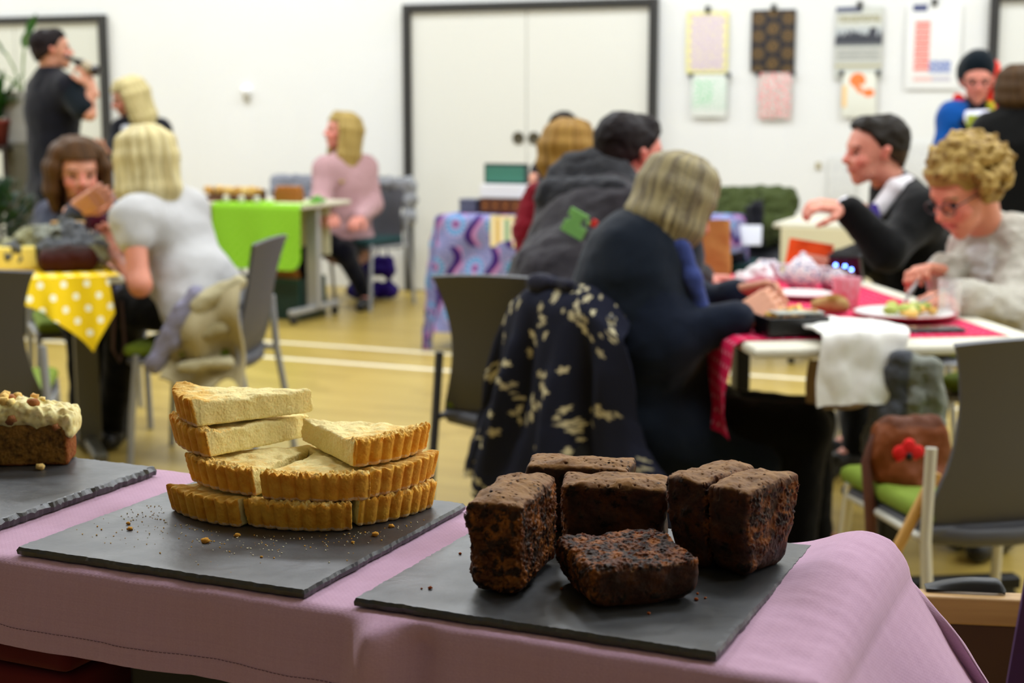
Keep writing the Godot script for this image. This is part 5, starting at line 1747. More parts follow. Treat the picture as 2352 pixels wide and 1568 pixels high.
func near_corner() -> void:
	# wooden box right of the counter, with a black pouch on it
	var grain := noise_tex(320, 0.02, Color(0.66, 0.51, 0.31), Color(0.77, 0.62, 0.40), 256)
	var wm := StandardMaterial3D.new()
	wm.albedo_texture = grain
	wm.roughness = 0.55
	wm.uv1_triplanar = true
	wm.uv1_scale = Vector3(0.6, 9.0, 9.0)
	# (seen from here only as the top rail and a strip of the panel below it)
	var t := thing("wooden_headboard", "light wooden rail over a brown panel at the lower right corner", "wooden panel", at(0.86, 0, 1.68, -8.0))
	part("top_rail", geo_box(Vector3(0.80, 0.034, 0.03), Vector3(0, 0.735, 0.0), 0.004), wm, t)
	part("panel", geo_box(Vector3(0.76, 0.70, 0.016), Vector3(0, 0.368, 0.0), 0.003), plain(Color(0.27, 0.15, 0.07), 0.6), t)
	for x in [-0.39, 0.39]: part("post", geo_box(Vector3(0.02, 0.718, 0.03), Vector3(x, 0.359, 0), 0.004), plain(Color(0.27, 0.15, 0.07), 0.6), t)
	var g := Geo.new()
	g.slab(24, 6, func(i: float, j: float) -> Vector3:
		var x := lerpf(-0.375, -0.285, i)
		return Vector3(x, 0.7545 + 0.011 * sin(minf(i * 1.5, 1.0) * PI * 0.5) * (1.0 - pow(maxf(0.0, (i - 0.9) / 0.1), 2.0) * 0.9) * sin(minf(j * 3.0, 1.0) * PI * 0.5), lerpf(0.0, -0.018, j)), 0.004)
	solo("black_wallet", g, plain(Color(0.018, 0.018, 0.025), 0.5), "black folded pouch lying on the light wooden rail", "pouch", at(0.86, 0, 1.68, -8.0))
	# purple cloth hanging over a rail beside the counter
	g = Geo.new()
	g.slab(20, 24, func(i: float, j: float) -> Vector3:
		var x := lerpf(0.368 - 0.052 * j, 0.62, i)
		return Vector3(x, 1.0 - 0.34 * j, -1.05 + 0.03 * j + 0.012 * sin(i * 15.0) * j), 0.004)
	solo("purple_cloth", g, plain(Color(0.30, 0.16, 0.36), 0.9), "deep purple cloth hanging at the bottom right corner", "cloth")
	t = thing("cloth_rail", "rail carrying the deep purple cloth at the right, mostly outside the picture", "rail", at(0.5, 0, 1.065))
	part("bar", geo_box(Vector3(0.26, 0.016, 0.016), Vector3(0.01, 0.99, 0), 0.004), plain(Color(0.3, 0.2, 0.14), 0.6), t)
	part("post", geo_box(Vector3(0.025, 0.98, 0.025), Vector3(0.10, 0.49, 0), 0.004), plain(Color(0.3, 0.2, 0.14), 0.6), t)
	part("foot", geo_box(Vector3(0.2, 0.02, 0.25), Vector3(0.10, 0.01, 0), 0.004), plain(Color(0.3, 0.2, 0.14), 0.6), t)
	# dark red and black boxes under the counter
	var rb := thing("red_box", "dark red box under the counter at the lower left corner", "box", place(TABLE, Vector3(-0.72, 0, -0.10)))
	part("body", geo_box(Vector3(0.26, 0.82, 0.22), Vector3(0, 0.41, 0), 0.01), plain(Color(0.36, 0.0, 0.02), 0.95), rb)
	part("lid", geo_box(Vector3(0.27, 0.04, 0.23), Vector3(0, 0.842, 0), 0.01), plain(Color(0.33, 0.0, 0.02), 0.95), rb)
	var kb := thing("black_box", "black box under the counter right of the dark red box", "box", place(TABLE, Vector3(-0.30, 0, -0.14)))
	part("body", geo_box(Vector3(0.48, 0.80, 0.24), Vector3(0, 0.40, 0), 0.01), plain(Color(0.02, 0.022, 0.03), 0.6), kb)
	part("lid", geo_box(Vector3(0.49, 0.04, 0.25), Vector3(0, 0.822, 0), 0.01), plain(Color(0.025, 0.027, 0.035), 0.6), kb)


# ---------------------------------------------------------------- people
const JOINTS := {
	"drinker": {"head": Vector3(-2.726, 1.631, -9.200), "neck": Vector3(-2.759, 1.494, -9.220), "chest": Vector3(-2.748, 1.294, -9.220), "pel": Vector3(-2.748, 0.841, -9.220), "shR": Vector3(-2.595, 1.408, -9.050), "elR": Vector3(-2.462, 1.265, -8.980), "wrR": Vector3(-2.451, 1.425, -9.000), "shL": Vector3(-2.862, 1.412, -9.400), "elL": Vector3(-2.865, 1.134, -9.500), "wrL": Vector3(-2.708, 0.955, -9.300), "hipR": Vector3(-2.689, 0.807, -9.120), "knR": Vector3(-2.706, 0.419, -9.100), "anR": Vector3(-2.736, 0.074, -9.080), "hipL": Vector3(-2.801, 0.796, -9.320), "knL": Vector3(-2.824, 0.410, -9.320), "anL": Vector3(-2.856, 0.068, -9.320)},
	"chatter": {"head": Vector3(-2.426, 1.353, -9.800), "neck": Vector3(-2.389, 1.216, -9.820), "chest": Vector3(-2.375, 1.059, -9.820), "pel": Vector3(-2.381, 0.684, -9.820), "shR": Vector3(-2.251, 1.160, -9.850), "elR": Vector3(-2.215, 0.908, -9.800), "wrR": Vector3(-2.283, 0.807, -9.600), "shL": Vector3(-2.471, 1.162, -9.750), "elL": Vector3(-2.500, 0.970, -9.600), "wrL": Vector3(-2.507, 1.024, -9.450), "hipR": Vector3(-2.333, 0.654, -9.850), "knR": Vector3(-2.347, 0.349, -9.800), "anR": Vector3(-2.364, 0.038, -9.800), "hipL": Vector3(-2.412, 0.661, -9.750), "knL": Vector3(-2.432, 0.354, -9.750), "anL": Vector3(-2.450, 0.044, -9.750)},
	"hoodie_lady": {"head": Vector3(-1.729, 1.046, -6.100), "neck": Vector3(-1.756, 0.910, -6.200), "chest": Vector3(-1.753, 0.793, -6.220), "pel": Vector3(-1.756, 0.502, -6.250), "shR": Vector3(-1.898, 0.858, -6.300), "elR": Vector3(-1.815, 0.726, -6.000), "wrR": Vector3(-1.661, 0.928, -5.850), "shL": Vector3(-1.590, 0.882, -6.100), "elL": Vector3(-1.545, 0.713, -5.950), "wrL": Vector3(-1.510, 0.712, -5.800), "hipR": Vector3(-1.811, 0.466, -6.250), "knR": Vector3(-1.663, 0.478, -5.850), "anR": Vector3(-1.692, 0.150, -5.900), "hipL": Vector3(-1.681, 0.473, -6.200), "knL": Vector3(-1.562, 0.478, -5.850), "anL": Vector3(-1.615, 0.142, -5.900)},
	"bob_lady": {"head": Vector3(-1.349, 1.098, -5.650), "neck": Vector3(-1.312, 0.976, -5.680), "chest": Vector3(-1.271, 0.857, -5.660), "pel": Vector3(-1.141, 0.601, -5.620), "shR": Vector3(-1.216, 0.933, -5.720), "elR": Vector3(-1.271, 0.731, -5.950), "wrR": Vector3(-1.455, 0.708, -6.000), "shL": Vector3(-1.356, 0.921, -5.440), "elL": Vector3(-1.310, 0.691, -5.340), "wrL": Vector3(-1.440, 0.766, -5.560), "hipR": Vector3(-1.195, 0.563, -5.720), "knR": Vector3(-1.475, 0.555, -5.850), "anR": Vector3(-1.562, 0.061, -5.950), "hipL": Vector3(-1.158, 0.581, -5.500), "knL": Vector3(-1.434, 0.560, -5.620), "anL": Vector3(-1.557, 0.075, -5.800)},
	"pink_girl": {"head": Vector3(-1.106, 1.138, -10.000), "neck": Vector3(-1.083, 0.977, -10.020), "chest": Vector3(-1.092, 0.786, -10.000), "pel": Vector3(-1.075, 0.458, -10.000), "shR": Vector3(-1.197, 0.911, -9.850), "elR": Vector3(-1.225, 0.689, -9.750), "wrR": Vector3(-1.147, 0.642, -9.550), "shL": Vector3(-0.969, 0.909, -10.100), "elL": Vector3(-0.919, 0.669, -10.050), "wrL": Vector3(-0.976, 0.605, -9.750), "hipR": Vector3(-1.121, 0.425, -9.900), "knR": Vector3(-1.267, 0.424, -9.600), "anR": Vector3(-1.340, 0.189, -9.600), "hipL": Vector3(-1.033, 0.415, -10.000), "knL": Vector3(-1.074, 0.385, -9.720), "anL": Vector3(-0.951, 0.076, -9.900)},
	"seller": {"head": Vector3(0.292, 1.141, -8.900), "neck": Vector3(0.305, 0.981, -8.950), "chest": Vector3(0.296, 0.841, -8.970), "pel": Vector3(0.293, 0.506, -9.000), "shR": Vector3(0.183, 0.931, -8.950), "elR": Vector3(0.148, 0.800, -8.800), "wrR": Vector3(0.113, 0.872, -8.620), "shL": Vector3(0.427, 0.933, -8.900), "elL": Vector3(0.449, 0.750, -8.800), "wrL": Vector3(0.378, 0.739, -8.600), "hipR": Vector3(0.242, 0.480, -9.000), "knR": Vector3(0.213, 0.463, -8.650), "anR": Vector3(0.216, 0.131, -8.700), "hipL": Vector3(0.358, 0.480, -9.000), "knL": Vector3(0.342, 0.468, -8.600), "anL": Vector3(0.346, 0.126, -8.650)},
	"red_lady": {"head": Vector3(0.243, 1.122, -6.300), "neck": Vector3(0.233, 0.990, -6.350), "chest": Vector3(0.226, 0.851, -6.400), "pel": Vector3(0.211, 0.514, -6.450), "shR": Vector3(0.301, 0.942, -6.250), "elR": Vector3(0.397, 0.759, -6.200), "wrR": Vector3(0.530, 0.768, -6.100), "shL": Vector3(0.160, 0.924, -6.550), "elL": Vector3(0.236, 0.680, -6.650), "wrL": Vector3(0.416, 0.732, -6.500), "hipR": Vector3(0.247, 0.483, -6.400), "knR": Vector3(0.489, 0.509, -6.200), "anR": Vector3(0.475, 0.182, -6.200), "hipL": Vector3(0.215, 0.473, -6.550), "knL": Vector3(0.468, 0.501, -6.400), "anL": Vector3(0.453, 0.165, -6.400)},
	"hoodie_man": {"head": Vector3(0.386, 1.152, -5.000), "neck": Vector3(0.339, 1.040, -4.980), "chest": Vector3(0.243, 0.921, -4.880), "pel": Vector3(0.106, 0.663, -4.660), "shR": Vector3(0.368, 0.982, -4.800), "elR": Vector3(0.448, 0.773, -4.820), "wrR": Vector3(0.590, 0.770, -4.850), "shL": Vector3(0.180, 0.990, -5.100), "elL": Vector3(0.344, 0.744, -5.350), "wrL": Vector3(0.528, 0.775, -5.200), "hipR": Vector3(0.192, 0.642, -4.620), "knR": Vector3(0.403, 0.583, -4.920), "anR": Vector3(0.396, 0.236, -4.950), "hipL": Vector3(0.067, 0.628, -4.760), "knL": Vector3(0.285, 0.586, -5.100), "anL": Vector3(0.290, 0.221, -5.120)},
	"navy_lady": {"head": Vector3(0.443, 1.048, -4.100), "neck": Vector3(0.405, 0.947, -4.120), "chest": Vector3(0.345, 0.825, -4.150), "pel": Vector3(0.341, 0.487, -4.200), "shR": Vector3(0.317, 0.908, -4.040), "elR": Vector3(0.383, 0.697, -3.970), "wrR": Vector3(0.602, 0.769, -3.950), "shL": Vector3(0.399, 0.906, -4.300), "elL": Vector3(0.538, 0.687, -4.400), "wrL": Vector3(0.634, 0.791, -4.250), "hipR": Vector3(0.387, 0.471, -4.100), "knR": Vector3(0.786, 0.462, -4.000), "anR": Vector3(0.751, 0.145, -3.950), "hipL": Vector3(0.405, 0.448, -4.300), "knL": Vector3(0.847, 0.433, -4.250), "anL": Vector3(0.879, 0.106, -4.300)},
	"suit_man": {"head": Vector3(1.288, 1.149, -5.450), "neck": Vector3(1.368, 1.018, -5.500), "chest": Vector3(1.442, 0.852, -5.520), "pel": Vector3(1.507, 0.539, -5.600), "shR": Vector3(1.458, 0.925, -5.720), "elR": Vector3(1.322, 0.765, -5.600), "wrR": Vector3(1.097, 0.762, -5.250), "shL": Vector3(1.432, 0.945, -5.320), "elL": Vector3(1.279, 0.827, -5.200), "wrL": Vector3(1.140, 0.971, -5.200), "hipR": Vector3(1.490, 0.499, -5.650), "knR": Vector3(1.267, 0.498, -5.600), "anR": Vector3(1.286, 0.160, -5.600), "hipL": Vector3(1.469, 0.520, -5.450), "knL": Vector3(1.230, 0.511, -5.400), "anL": Vector3(1.249, 0.185, -5.400)},
	"curly_lady": {"head": Vector3(1.325, 1.070, -4.450), "neck": Vector3(1.417, 0.921, -4.550), "chest": Vector3(1.514, 0.779, -4.650), "pel": Vector3(1.644, 0.476, -4.750), "shR": Vector3(1.482, 0.865, -4.800), "elR": Vector3(1.444, 0.730, -4.720), "wrR": Vector3(1.277, 0.829, -4.500), "shL": Vector3(1.512, 0.900, -4.500), "elL": Vector3(1.462, 0.711, -4.320), "wrL": Vector3(1.285, 0.776, -4.300), "hipR": Vector3(1.635, 0.439, -4.800), "knR": Vector3(1.431, 0.485, -4.550), "anR": Vector3(1.434, 0.146, -4.550), "hipL": Vector3(1.638, 0.460, -4.650), "knL": Vector3(1.455, 0.502, -4.420), "anL": Vector3(1.459, 0.153, -4.420)},
	"beanie_man": {"head": Vector3(2.465, 1.434, -8.200), "neck": Vector3(2.495, 1.308, -8.250), "chest": Vector3(2.508, 1.135, -8.250), "pel": Vector3(2.527, 0.739, -8.250), "shR": Vector3(2.349, 1.251, -8.200), "elR": Vector3(2.287, 1.023, -8.150), "wrR": Vector3(2.298, 0.847, -8.000), "shL": Vector3(2.663, 1.251, -8.300), "elL": Vector3(2.713, 1.019, -8.250), "wrL": Vector3(2.615, 0.842, -8.100), "hipR": Vector3(2.461, 0.706, -8.220), "knR": Vector3(2.463, 0.366, -8.200), "anR": Vector3(2.474, 0.032, -8.200), "hipL": Vector3(2.604, 0.701, -8.280), "knL": Vector3(2.616, 0.360, -8.250), "anL": Vector3(2.636, 0.036, -8.250)},
	"bun_lady": {"head": Vector3(2.449, 1.372, -7.500), "neck": Vector3(2.449, 1.247, -7.480), "chest": Vector3(2.454, 1.090, -7.450), "pel": Vector3(2.477, 0.710, -7.450), "shR": Vector3(2.580, 1.185, -7.450), "elR": Vector3(2.641, 0.962, -7.500), "wrR": Vector3(2.630, 0.806, -7.600), "shL": Vector3(2.332, 1.184, -7.500), "elL": Vector3(2.330, 0.960, -7.550), "wrL": Vector3(2.445, 0.799, -7.700), "hipR": Vector3(2.533, 0.667, -7.450), "knR": Vector3(2.542, 0.367, -7.450), "anR": Vector3(2.554, 0.052, -7.450), "hipL": Vector3(2.426, 0.666, -7.470), "knL": Vector3(2.441, 0.364, -7.470), "anL": Vector3(2.457, 0.055, -7.470)},
}

var skin_mat: StandardMaterial3D
var knit_mat: StandardMaterial3D
var hair_mat: StandardMaterial3D


# five fingers and a palm at wrist w; d points along the hand, n out of the palm, thumb on side s (+1 or -1 along d x n)
func hand(list: Array, w: Vector3, d: Vector3, n: Vector3, s: float, curl: float) -> void:
	d = d.normalized()
	n = (n - d * n.dot(d)).normalized()
	var side := d.cross(n) * s
	for k in 4:
		var off := side * (0.028 - 0.019 * k)
		list.append([w + off * 0.7, w + d * 0.088 + off, 0.017, 0.0135, 0])
		var len: float = [0.072, 0.080, 0.074, 0.058][k]
		var p := w + d * 0.092 + off
		var a := 0.15 + curl * 0.35
		for seg in 3:
			var q: Vector3 = p + (d * cos(a) + n * sin(a) + side * (0.10 - 0.07 * k)).normalized() * len * [0.46, 0.31, 0.23][seg]
			list.append([p, q, 0.0092 - seg * 0.0008, 0.0086 - seg * 0.0008, 0])
			p = q
			a += curl
	var b := w + d * 0.026 + side * 0.026
	var t1 := b + (d * 0.62 + side * 0.60 + n * 0.45).normalized() * 0.042
	var t2 := t1 + (d * 0.85 + side * 0.12 + n * (0.4 + curl * 0.3)).normalized() * 0.034
	var t3 := t2 + (d * 0.90 - side * 0.15 + n * (0.4 + curl * 0.4)).normalized() * 0.026
	list.append([b, t1, 0.015, 0.0115, 0])
	list.append([t1, t2, 0.0112, 0.0098, 0])
	list.append([t2, t3, 0.0098, 0.0085, 0])


func torso(list: Array, J: Dictionary, add: float, tint: int, wide: float, low := true, shoulder := -1) -> void:
	if shoulder < 0: shoulder = tint
	var side: Vector3 = (J.shR - J.shL).normalized()
	var up: Vector3 = (J.neck - J.pel).normalized()
	var dep := side.cross(up).normalized()
	var waist: Vector3 = J.pel.lerp(J.chest, 0.5)
	var high: Vector3 = J.chest.lerp(J.neck, 0.55)
	list.append([J.pel, waist, 0.150 * wide + add, 0.138 * wide + add, tint, dep, 0.76])
	list.append([waist, J.chest, 0.138 * wide + add, 0.155 * wide + add, tint, dep, 0.74])
	list.append([J.chest, high, 0.155 * wide + add, 0.105 * wide + add, tint, dep, 0.74])
	for s in ["shL", "shR"]:
		list.append([J.chest.lerp(J[s], 0.35), J.chest.lerp(J[s], 0.72), 0.095 + add, 0.08 + add, tint])
		list.append([J.chest.lerp(J[s], 0.72), J[s], 0.08 + add, 0.058 + add, shoulder])
		list.append([J.neck, J[s], 0.05 + add * 0.7, 0.052 + add, tint])
	if low: list.append([J.hipL, J.hipR, 0.11 * wide + add, 0.11 * wide + add, tint])


# S: face, hair and clothes. Everything is meshed in world places and stored relative to the figure's base.
func person(id: String, label: String, S: Dictionary) -> Node3D:
	var J: Dictionary = JOINTS[id].duplicate()
	for a in ["anL", "anR"]: J[a].y = 0.085
	var base := Vector3(J.pel.x, 0, J.pel.z)
	var t := thing("person", label, "person", Transform3D(Basis(), base))
	var far: bool = J.pel.z < -7.0
	var f: Vector3 = S.face.normalized()
	var roll: Vector3 = S.get("up", Vector3.UP)
	var r := f.cross(roll).normalized()
	var u := r.cross(f).normalized()
	var hd: Vector3 = J.head
	var hs: float = S.get("head", 1.0)
	var H := func(x: float, y: float, z: float) -> Vector3: return hd + (r * x + u * y + f * z) * hs
	var skin: Color = S.get("skin", Color(0.80, 0.56, 0.45))
	var lip := skin.lerp(Color(0.62, 0.22, 0.20), 0.55)
	var pal := [skin, lip, skin.lerp(Color(0.80, 0.35, 0.30), 0.35)]
	var g := Geo.new()
	# trunk and limbs
	var L := []
	torso(L, J, -0.022, 0, S.get("wide", 1.0))
	L.append([J.neck, H.call(0, -0.03, -0.03), 0.056, 0.053, 0])
	for s in ["L", "R"]:
		L.append([J["sh" + s], J["el" + s], 0.046, 0.037, 0])
		L.append([J["el" + s], J["wr" + s], 0.038, 0.026, 0])
		L.append([J["hip" + s], J["kn" + s], 0.075, 0.050, 0])
		L.append([J["kn" + s], J["an" + s], 0.050, 0.034, 0])
		L.append([J["an" + s], J["an" + s] + toe(J, s) * 0.12 - Vector3(0, 0.05, 0), 0.034, 0.022, 0])
	blob(g, L, 0.02 if far else 0.015, 0.03, pal, base)
	# head
	L = [
		[H.call(0, 0.034, -0.028), H.call(0, 0.036, 0.018), 0.083 * hs, 0.077 * hs, 0, r, 0.9],
		[H.call(0, -0.005, 0.032), H.call(0, -0.05, 0.048), 0.060 * hs, 0.047 * hs, 0],
		[H.call(0, -0.06, 0.042), H.call(0, -0.088, 0.066), 0.040 * hs, 0.021 * hs, 0],
		[H.call(0, 0.014, 0.090), H.call(0, -0.020, 0.113), 0.009 * hs, 0.012 * hs, 2],
		[H.call(-0.012, -0.024, 0.098), H.call(0.012, -0.024, 0.098), 0.009 * hs, 0.009 * hs, 0],
		[H.call(-0.03, 0.030, 0.082), H.call(0.03, 0.030, 0.082), 0.011 * hs, 0.011 * hs, 0],
		[H.call(-0.038, -0.022, 0.066), H.call(-0.03, -0.03, 0.072), 0.022 * hs, 0.02 * hs, 2],
		[H.call(0.038, -0.022, 0.066), H.call(0.03, -0.03, 0.072), 0.022 * hs, 0.02 * hs, 2],
		[H.call(-0.018, -0.053, 0.088), H.call(0.018, -0.053, 0.088), 0.0075 * hs, 0.0075 * hs, 1],
		[H.call(-0.074, -0.012, -0.004), H.call(-0.079, 0.016, -0.010), 0.010 * hs, 0.014 * hs, 2],
		[H.call(0.074, -0.012, -0.004), H.call(0.079, 0.016, -0.010), 0.010 * hs, 0.014 * hs, 2],
		[H.call(0, -0.05, -0.02), J.neck, 0.055, 0.054, 0],
	]
	blob(g, L, 0.008 if far else 0.0055, 0.016, pal, base)
	for s in ["L", "R"]:
		L = []
		var P: Dictionary = S.get("hand" + s, {})
		var d: Vector3 = P.get("d", J["wr" + s] - J["el" + s])
		var n: Vector3 = P.get("n", Vector3(0, -1, 0.1))
		hand(L, J["wr" + s], d, n, (1.0 if s == "L" else -1.0) * P.get("flip", 1.0), P.get("curl", 0.45))
		L.append([J["wr" + s] - d.normalized() * 0.05, J["wr" + s], 0.028, 0.024, 0])
		blob(g, L, 0.006 if far else 0.0045, 0.009, pal, base)
	var body := part("body", g, skin_mat, t)
	# eyes and brows
	var hair_c: Color = S.hair[0]
	for s in [-1.0, 1.0]:
		g = Geo.new()
		g.ball(H.call(s * 0.031, 0.008, 0.083) - base, Vector3(0.011, 0.008, 0.010) * hs, Basis(r, u, f))
		var e := part("eye", g, plain(Color(0.85, 0.83, 0.80), 0.3), body)
		g = Geo.new()
		g.ball(H.call(s * 0.031, 0.008, 0.0905) - base, Vector3(0.0055, 0.006, 0.004) * hs, Basis(r, u, f))
		part("iris", g, plain(Color(0.12, 0.09, 0.07), 0.2), body)
		g = Geo.new()
		g.tube([H.call(s * 0.014, 0.026, 0.095) - base, H.call(s * 0.033, 0.031, 0.091) - base, H.call(s * 0.050, 0.024, 0.078) - base], 0.0036 * hs, 6)
		part("eyebrow", g, plain(hair_c * 0.75, 0.9), body)
	# clothes
	var add: float = S.get("loose", 0.006)
	L = []
	torso(L, J, add, 0, S.get("wide", 1.0), S.get("long", true), S.get("shoulder", -1))
	var sleeve: float = S.get("sleeve", 1.0)
	for s in ["L", "R"]:
		var el: Vector3 = J["el" + s]
		if sleeve >= 1.0:
			L.append([J["sh" + s], el, 0.058 + add, 0.048 + add, 1])
			L.append([el, J["wr" + s].lerp(el, 0.06), 0.048 + add, 0.035 + add, 1])
		else:
			L.append([J["sh" + s], J["sh" + s].lerp(el, sleeve), 0.058 + add, 0.056 + add, 1])
	for e in S.get("extra", []): L.append(e)
	g = Geo.new()
	var tc: Array = S.top
	blob(g, L, 0.018 if far else 0.013, S.get("blend", 0.04), tc, base, fnoise(id.length() * 7 + 3, S.get("fold_freq", 11.0)), S.get("fold", 0.007))
	part(S.get("top_name", "jumper"), g, knit_mat, t)
	g = Geo.new()
	L = [[J.hipL, J.hipR, 0.105, 0.105, 0], [J.pel, (J.hipL + J.hipR) * 0.5, 0.12, 0.11, 0]]
	for s in ["L", "R"]:
		L.append([J["hip" + s], J["kn" + s], 0.088, 0.066, 0])
		L.append([J["kn" + s], J["an" + s], 0.064, 0.054, 0])
	blob(g, L, 0.02 if far else 0.016, 0.04, [S.trousers], base, fnoise(5, 12.0), 0.008)
	part("trousers", g, knit_mat, t)
	for s in ["L", "R"]:
		g = Geo.new()
		var an: Vector3 = J["an" + s]
		blob(g, [[Vector3(an.x, 0.045, an.z), Vector3(an.x, 0.04, an.z) + toe(J, s) * 0.17, 0.043, 0.036, 0], [Vector3(an.x, 0.09, an.z), Vector3(an.x, 0.05, an.z), 0.044, 0.045, 0]], 0.014, 0.03, [S.get("shoes", Color(0.05, 0.05, 0.055))], base)
		part("shoe", g, plain(S.get("shoes", Color(0.05, 0.05, 0.055)), 0.5), t)
	# hair: a smooth mass over the skull, combed into strands along lines that run down from the crown
	L = []
	var style: String = S.get("style", "short")
	var rr := RandomNumberGenerator.new()
	rr.seed = id.hash()
	var cols: Array = S.hair
	if style != "bald":
		L.append([H.call(0, 0.050, -0.034), H.call(0, 0.056, 0.018), 0.087 * hs, 0.079 * hs, 0, r, 0.93])
		L.append([H.call(0, 0.0, -0.045), H.call(0, 0.05, -0.05), 0.072 * hs, 0.080 * hs, 0, r, 0.95])
	if style == "short":
		for s in [-1.0, 1.0]: L.append([H.call(s * 0.060, 0.022, -0.022), H.call(s * 0.056, 0.055, 0.02), 0.022 * hs, 0.024 * hs, 0])
		L.append([H.call(-0.03, 0.096, 0.040), H.call(0.03, 0.096, 0.040), 0.032 * hs, 0.032 * hs, 0])
		L.append([H.call(0, -0.04, -0.056), H.call(0, 0.0, -0.053), 0.045 * hs, 0.06 * hs, 0, r, 1.25])
	elif style == "curly":
		for i in 520:
			var a := rr.randf() * TAU
			var b := rr.randf_range(-0.5, 1.45)
			var dir := Vector3(cos(a) * cos(b), sin(b), sin(a) * cos(b))
			if dir.z > 0.45 and dir.y < 0.40: continue
			var p: Vector3 = H.call(dir.x * 0.098, 0.036 + dir.y * 0.106, -0.02 + dir.z * 0.112)
			L.append([p, p + Vector3(rr.randf_range(-1, 1), rr.randf_range(-1, 1), rr.randf_range(-1, 1)) * 0.018, 0.012, 0.009, rr.randi() % cols.size()])
	elif style != "bald":
		var len: float = S.get("length", 0.11)
		var open: float = S.get("open", 1.9)
		var wide: float = S.get("flare", 1.0)
		for i in 27:
			var a := lerpf(-open, open, i / 26.0)
			var sx := sin(a)
			var sz := -cos(a)
			var end := len + rr.randf_range(-0.014, 0.014)
			var chain := [H.call(sx * 0.040, 0.112, sz * 0.042 - 0.008), H.call(sx * 0.074, 0.082, sz * 0.080 - 0.010), H.call(sx * 0.088 * wide, 0.030, sz * 0.094 * wide - 0.010), H.call(sx * 0.092 * wide, -end * 0.45, sz * 0.095 * wide - 0.012), H.call(sx * 0.078 * wide, -end, sz * 0.078 * wide - 0.012)]
			for q in 4: L.append([chain[q], chain[q + 1], [0.018, 0.022, 0.021, 0.018][q], [0.022, 0.021, 0.018, 0.009][q], 0])
		if S.get("fringe", true):
			for i in 9:
				var x := lerpf(-0.055, 0.055, i / 8.0)
				L.append([H.call(x * 0.6, 0.112, 0.045), H.call(x, 0.060, 0.092 - absf(x) * 0.5), 0.014, 0.008, 0])
		if S.get("bun", false): L.append([H.call(0.0, -0.005, -0.125), H.call(0.0, -0.03, -0.13), 0.042, 0.036, 0])
	if L.size():
		var lo := Vector3(1e6, 1e6, 1e6)
		var hi := -lo
		for e in L:
			lo = lo.min((e[0] as Vector3).min(e[1]) - Vector3.ONE * (maxf(e[2], e[3]) * 1.1 + 0.03))
			hi = hi.max((e[0] as Vector3).max(e[1]) + Vector3.ONE * (maxf(e[2], e[3]) * 1.1 + 0.03))
		var fd := Field.new(lo, hi, 0.009 if far else 0.006)
		for e in L:
			var k := 0.008 if style == "curly" else 0.022
			if e.size() > 5: fd.cone(e[0], e[1], e[2], e[3], k, e[4], e[5], e[6])
			else: fd.cone(e[0], e[1], e[2], e[3], k, e[4])
		var strand := fnoise(id.length() * 3 + 1, 1.0, FastNoiseLite.TYPE_SIMPLEX_SMOOTH, 3)
		var recede: float = S.get("recede", 0.0)
		var at_i := 0
		for z in fd.nz:
			for y in fd.ny:
				for x in fd.nx:
					var e := fd.f[at_i]
					if e < 0.05 and e > -0.05:
						var q := (fd.o + Vector3(x, y, z) * fd.h - hd) / hs
						var c := Vector3(q.dot(r), q.dot(u), q.dot(f))
						if style == "short":
							var line := 0.0
							if c.z > 0.055: line = lerpf(0.070, 0.085, clampf((c.z - 0.055) / 0.04, 0, 1)) + recede
							elif c.z > 0.02: line = lerpf(0.030, 0.070, (c.z - 0.02) / 0.035) + recede * 0.7
							elif c.z > -0.02: line = lerpf(-0.008, 0.030, (c.z + 0.02) / 0.04)
							else: line = lerpf(-0.05, -0.008, clampf((c.z + 0.09) / 0.07, 0, 1))
							e = maxf(e + 0.005 * strand.get_noise_3d(c.x * 26.0, c.y * 26.0, c.z * 26.0), line + 0.012 * strand.get_noise_2d(c.x * 22.0, c.z * 22.0) - c.y)
						elif style == "curly":
							e = maxf(e, lerpf(-0.09, 0.062, smoothstep(0.02, 0.07, c.z)) - c.y)
						else:
							e += 0.005 * strand.get_noise_2d(atan2(c.x, -c.z) * 5.0 + c.y * 2.0, c.y * 2.5)
							var face := maxf(0.052 - c.z, maxf(absf(c.x) - 0.066, c.y - 0.066))
							e = maxf(e, -face)
						fd.f[at_i] = e
					at_i += 1
		var lin := []
		for c in cols: lin.append((c as Color).srgb_to_linear())
		g = Geo.new()
		fd.into(g, func(p: Vector3, _n: Vector3, tint: int) -> Color:
			var q := (p - hd) / hs
			var c := Vector3(q.dot(r), q.dot(u), q.dot(f))
			if style == "curly": return lin[tint]
			var w := clampf(0.5 + 0.9 * strand.get_noise_2d(atan2(c.x, -c.z) * 4.0 + 7.0 + c.y * 2.0, c.y * 2.5), 0.0, 0.999) * (lin.size() - 1)
			if style == "short": w = 1.0 if lin.size() > 1 and c.y < 0.022 - recede else 0.0
			return (lin[int(w)] as Color).lerp(lin[mini(int(w) + 1, lin.size() - 1)], w - int(w)), base)
		part("hair", g, hair_mat, t)
	if S.get("glasses", false):
		g = Geo.new()
		for s in [-1.0, 1.0]:
			var ring := []
			for i in 13:
				var a := TAU * i / 12.0
				ring.append(H.call(s * 0.033 + cos(a) * 0.024, 0.004 + sin(a) * 0.018, 0.104) - base)
			g.tube(ring, 0.0022, 6, false)
			g.tube([H.call(s * 0.056, 0.01, 0.102) - base, H.call(s * 0.082, 0.012, 0.0) - base], 0.0022, 6)
		g.tube([H.call(-0.01, 0.008, 0.106) - base, H.call(0.01, 0.008, 0.106) - base], 0.0022, 6)
		part("glasses", g, plain(S.get("glasses_colour", Color(0.15, 0.1, 0.12)), 0.3), t)
	return t


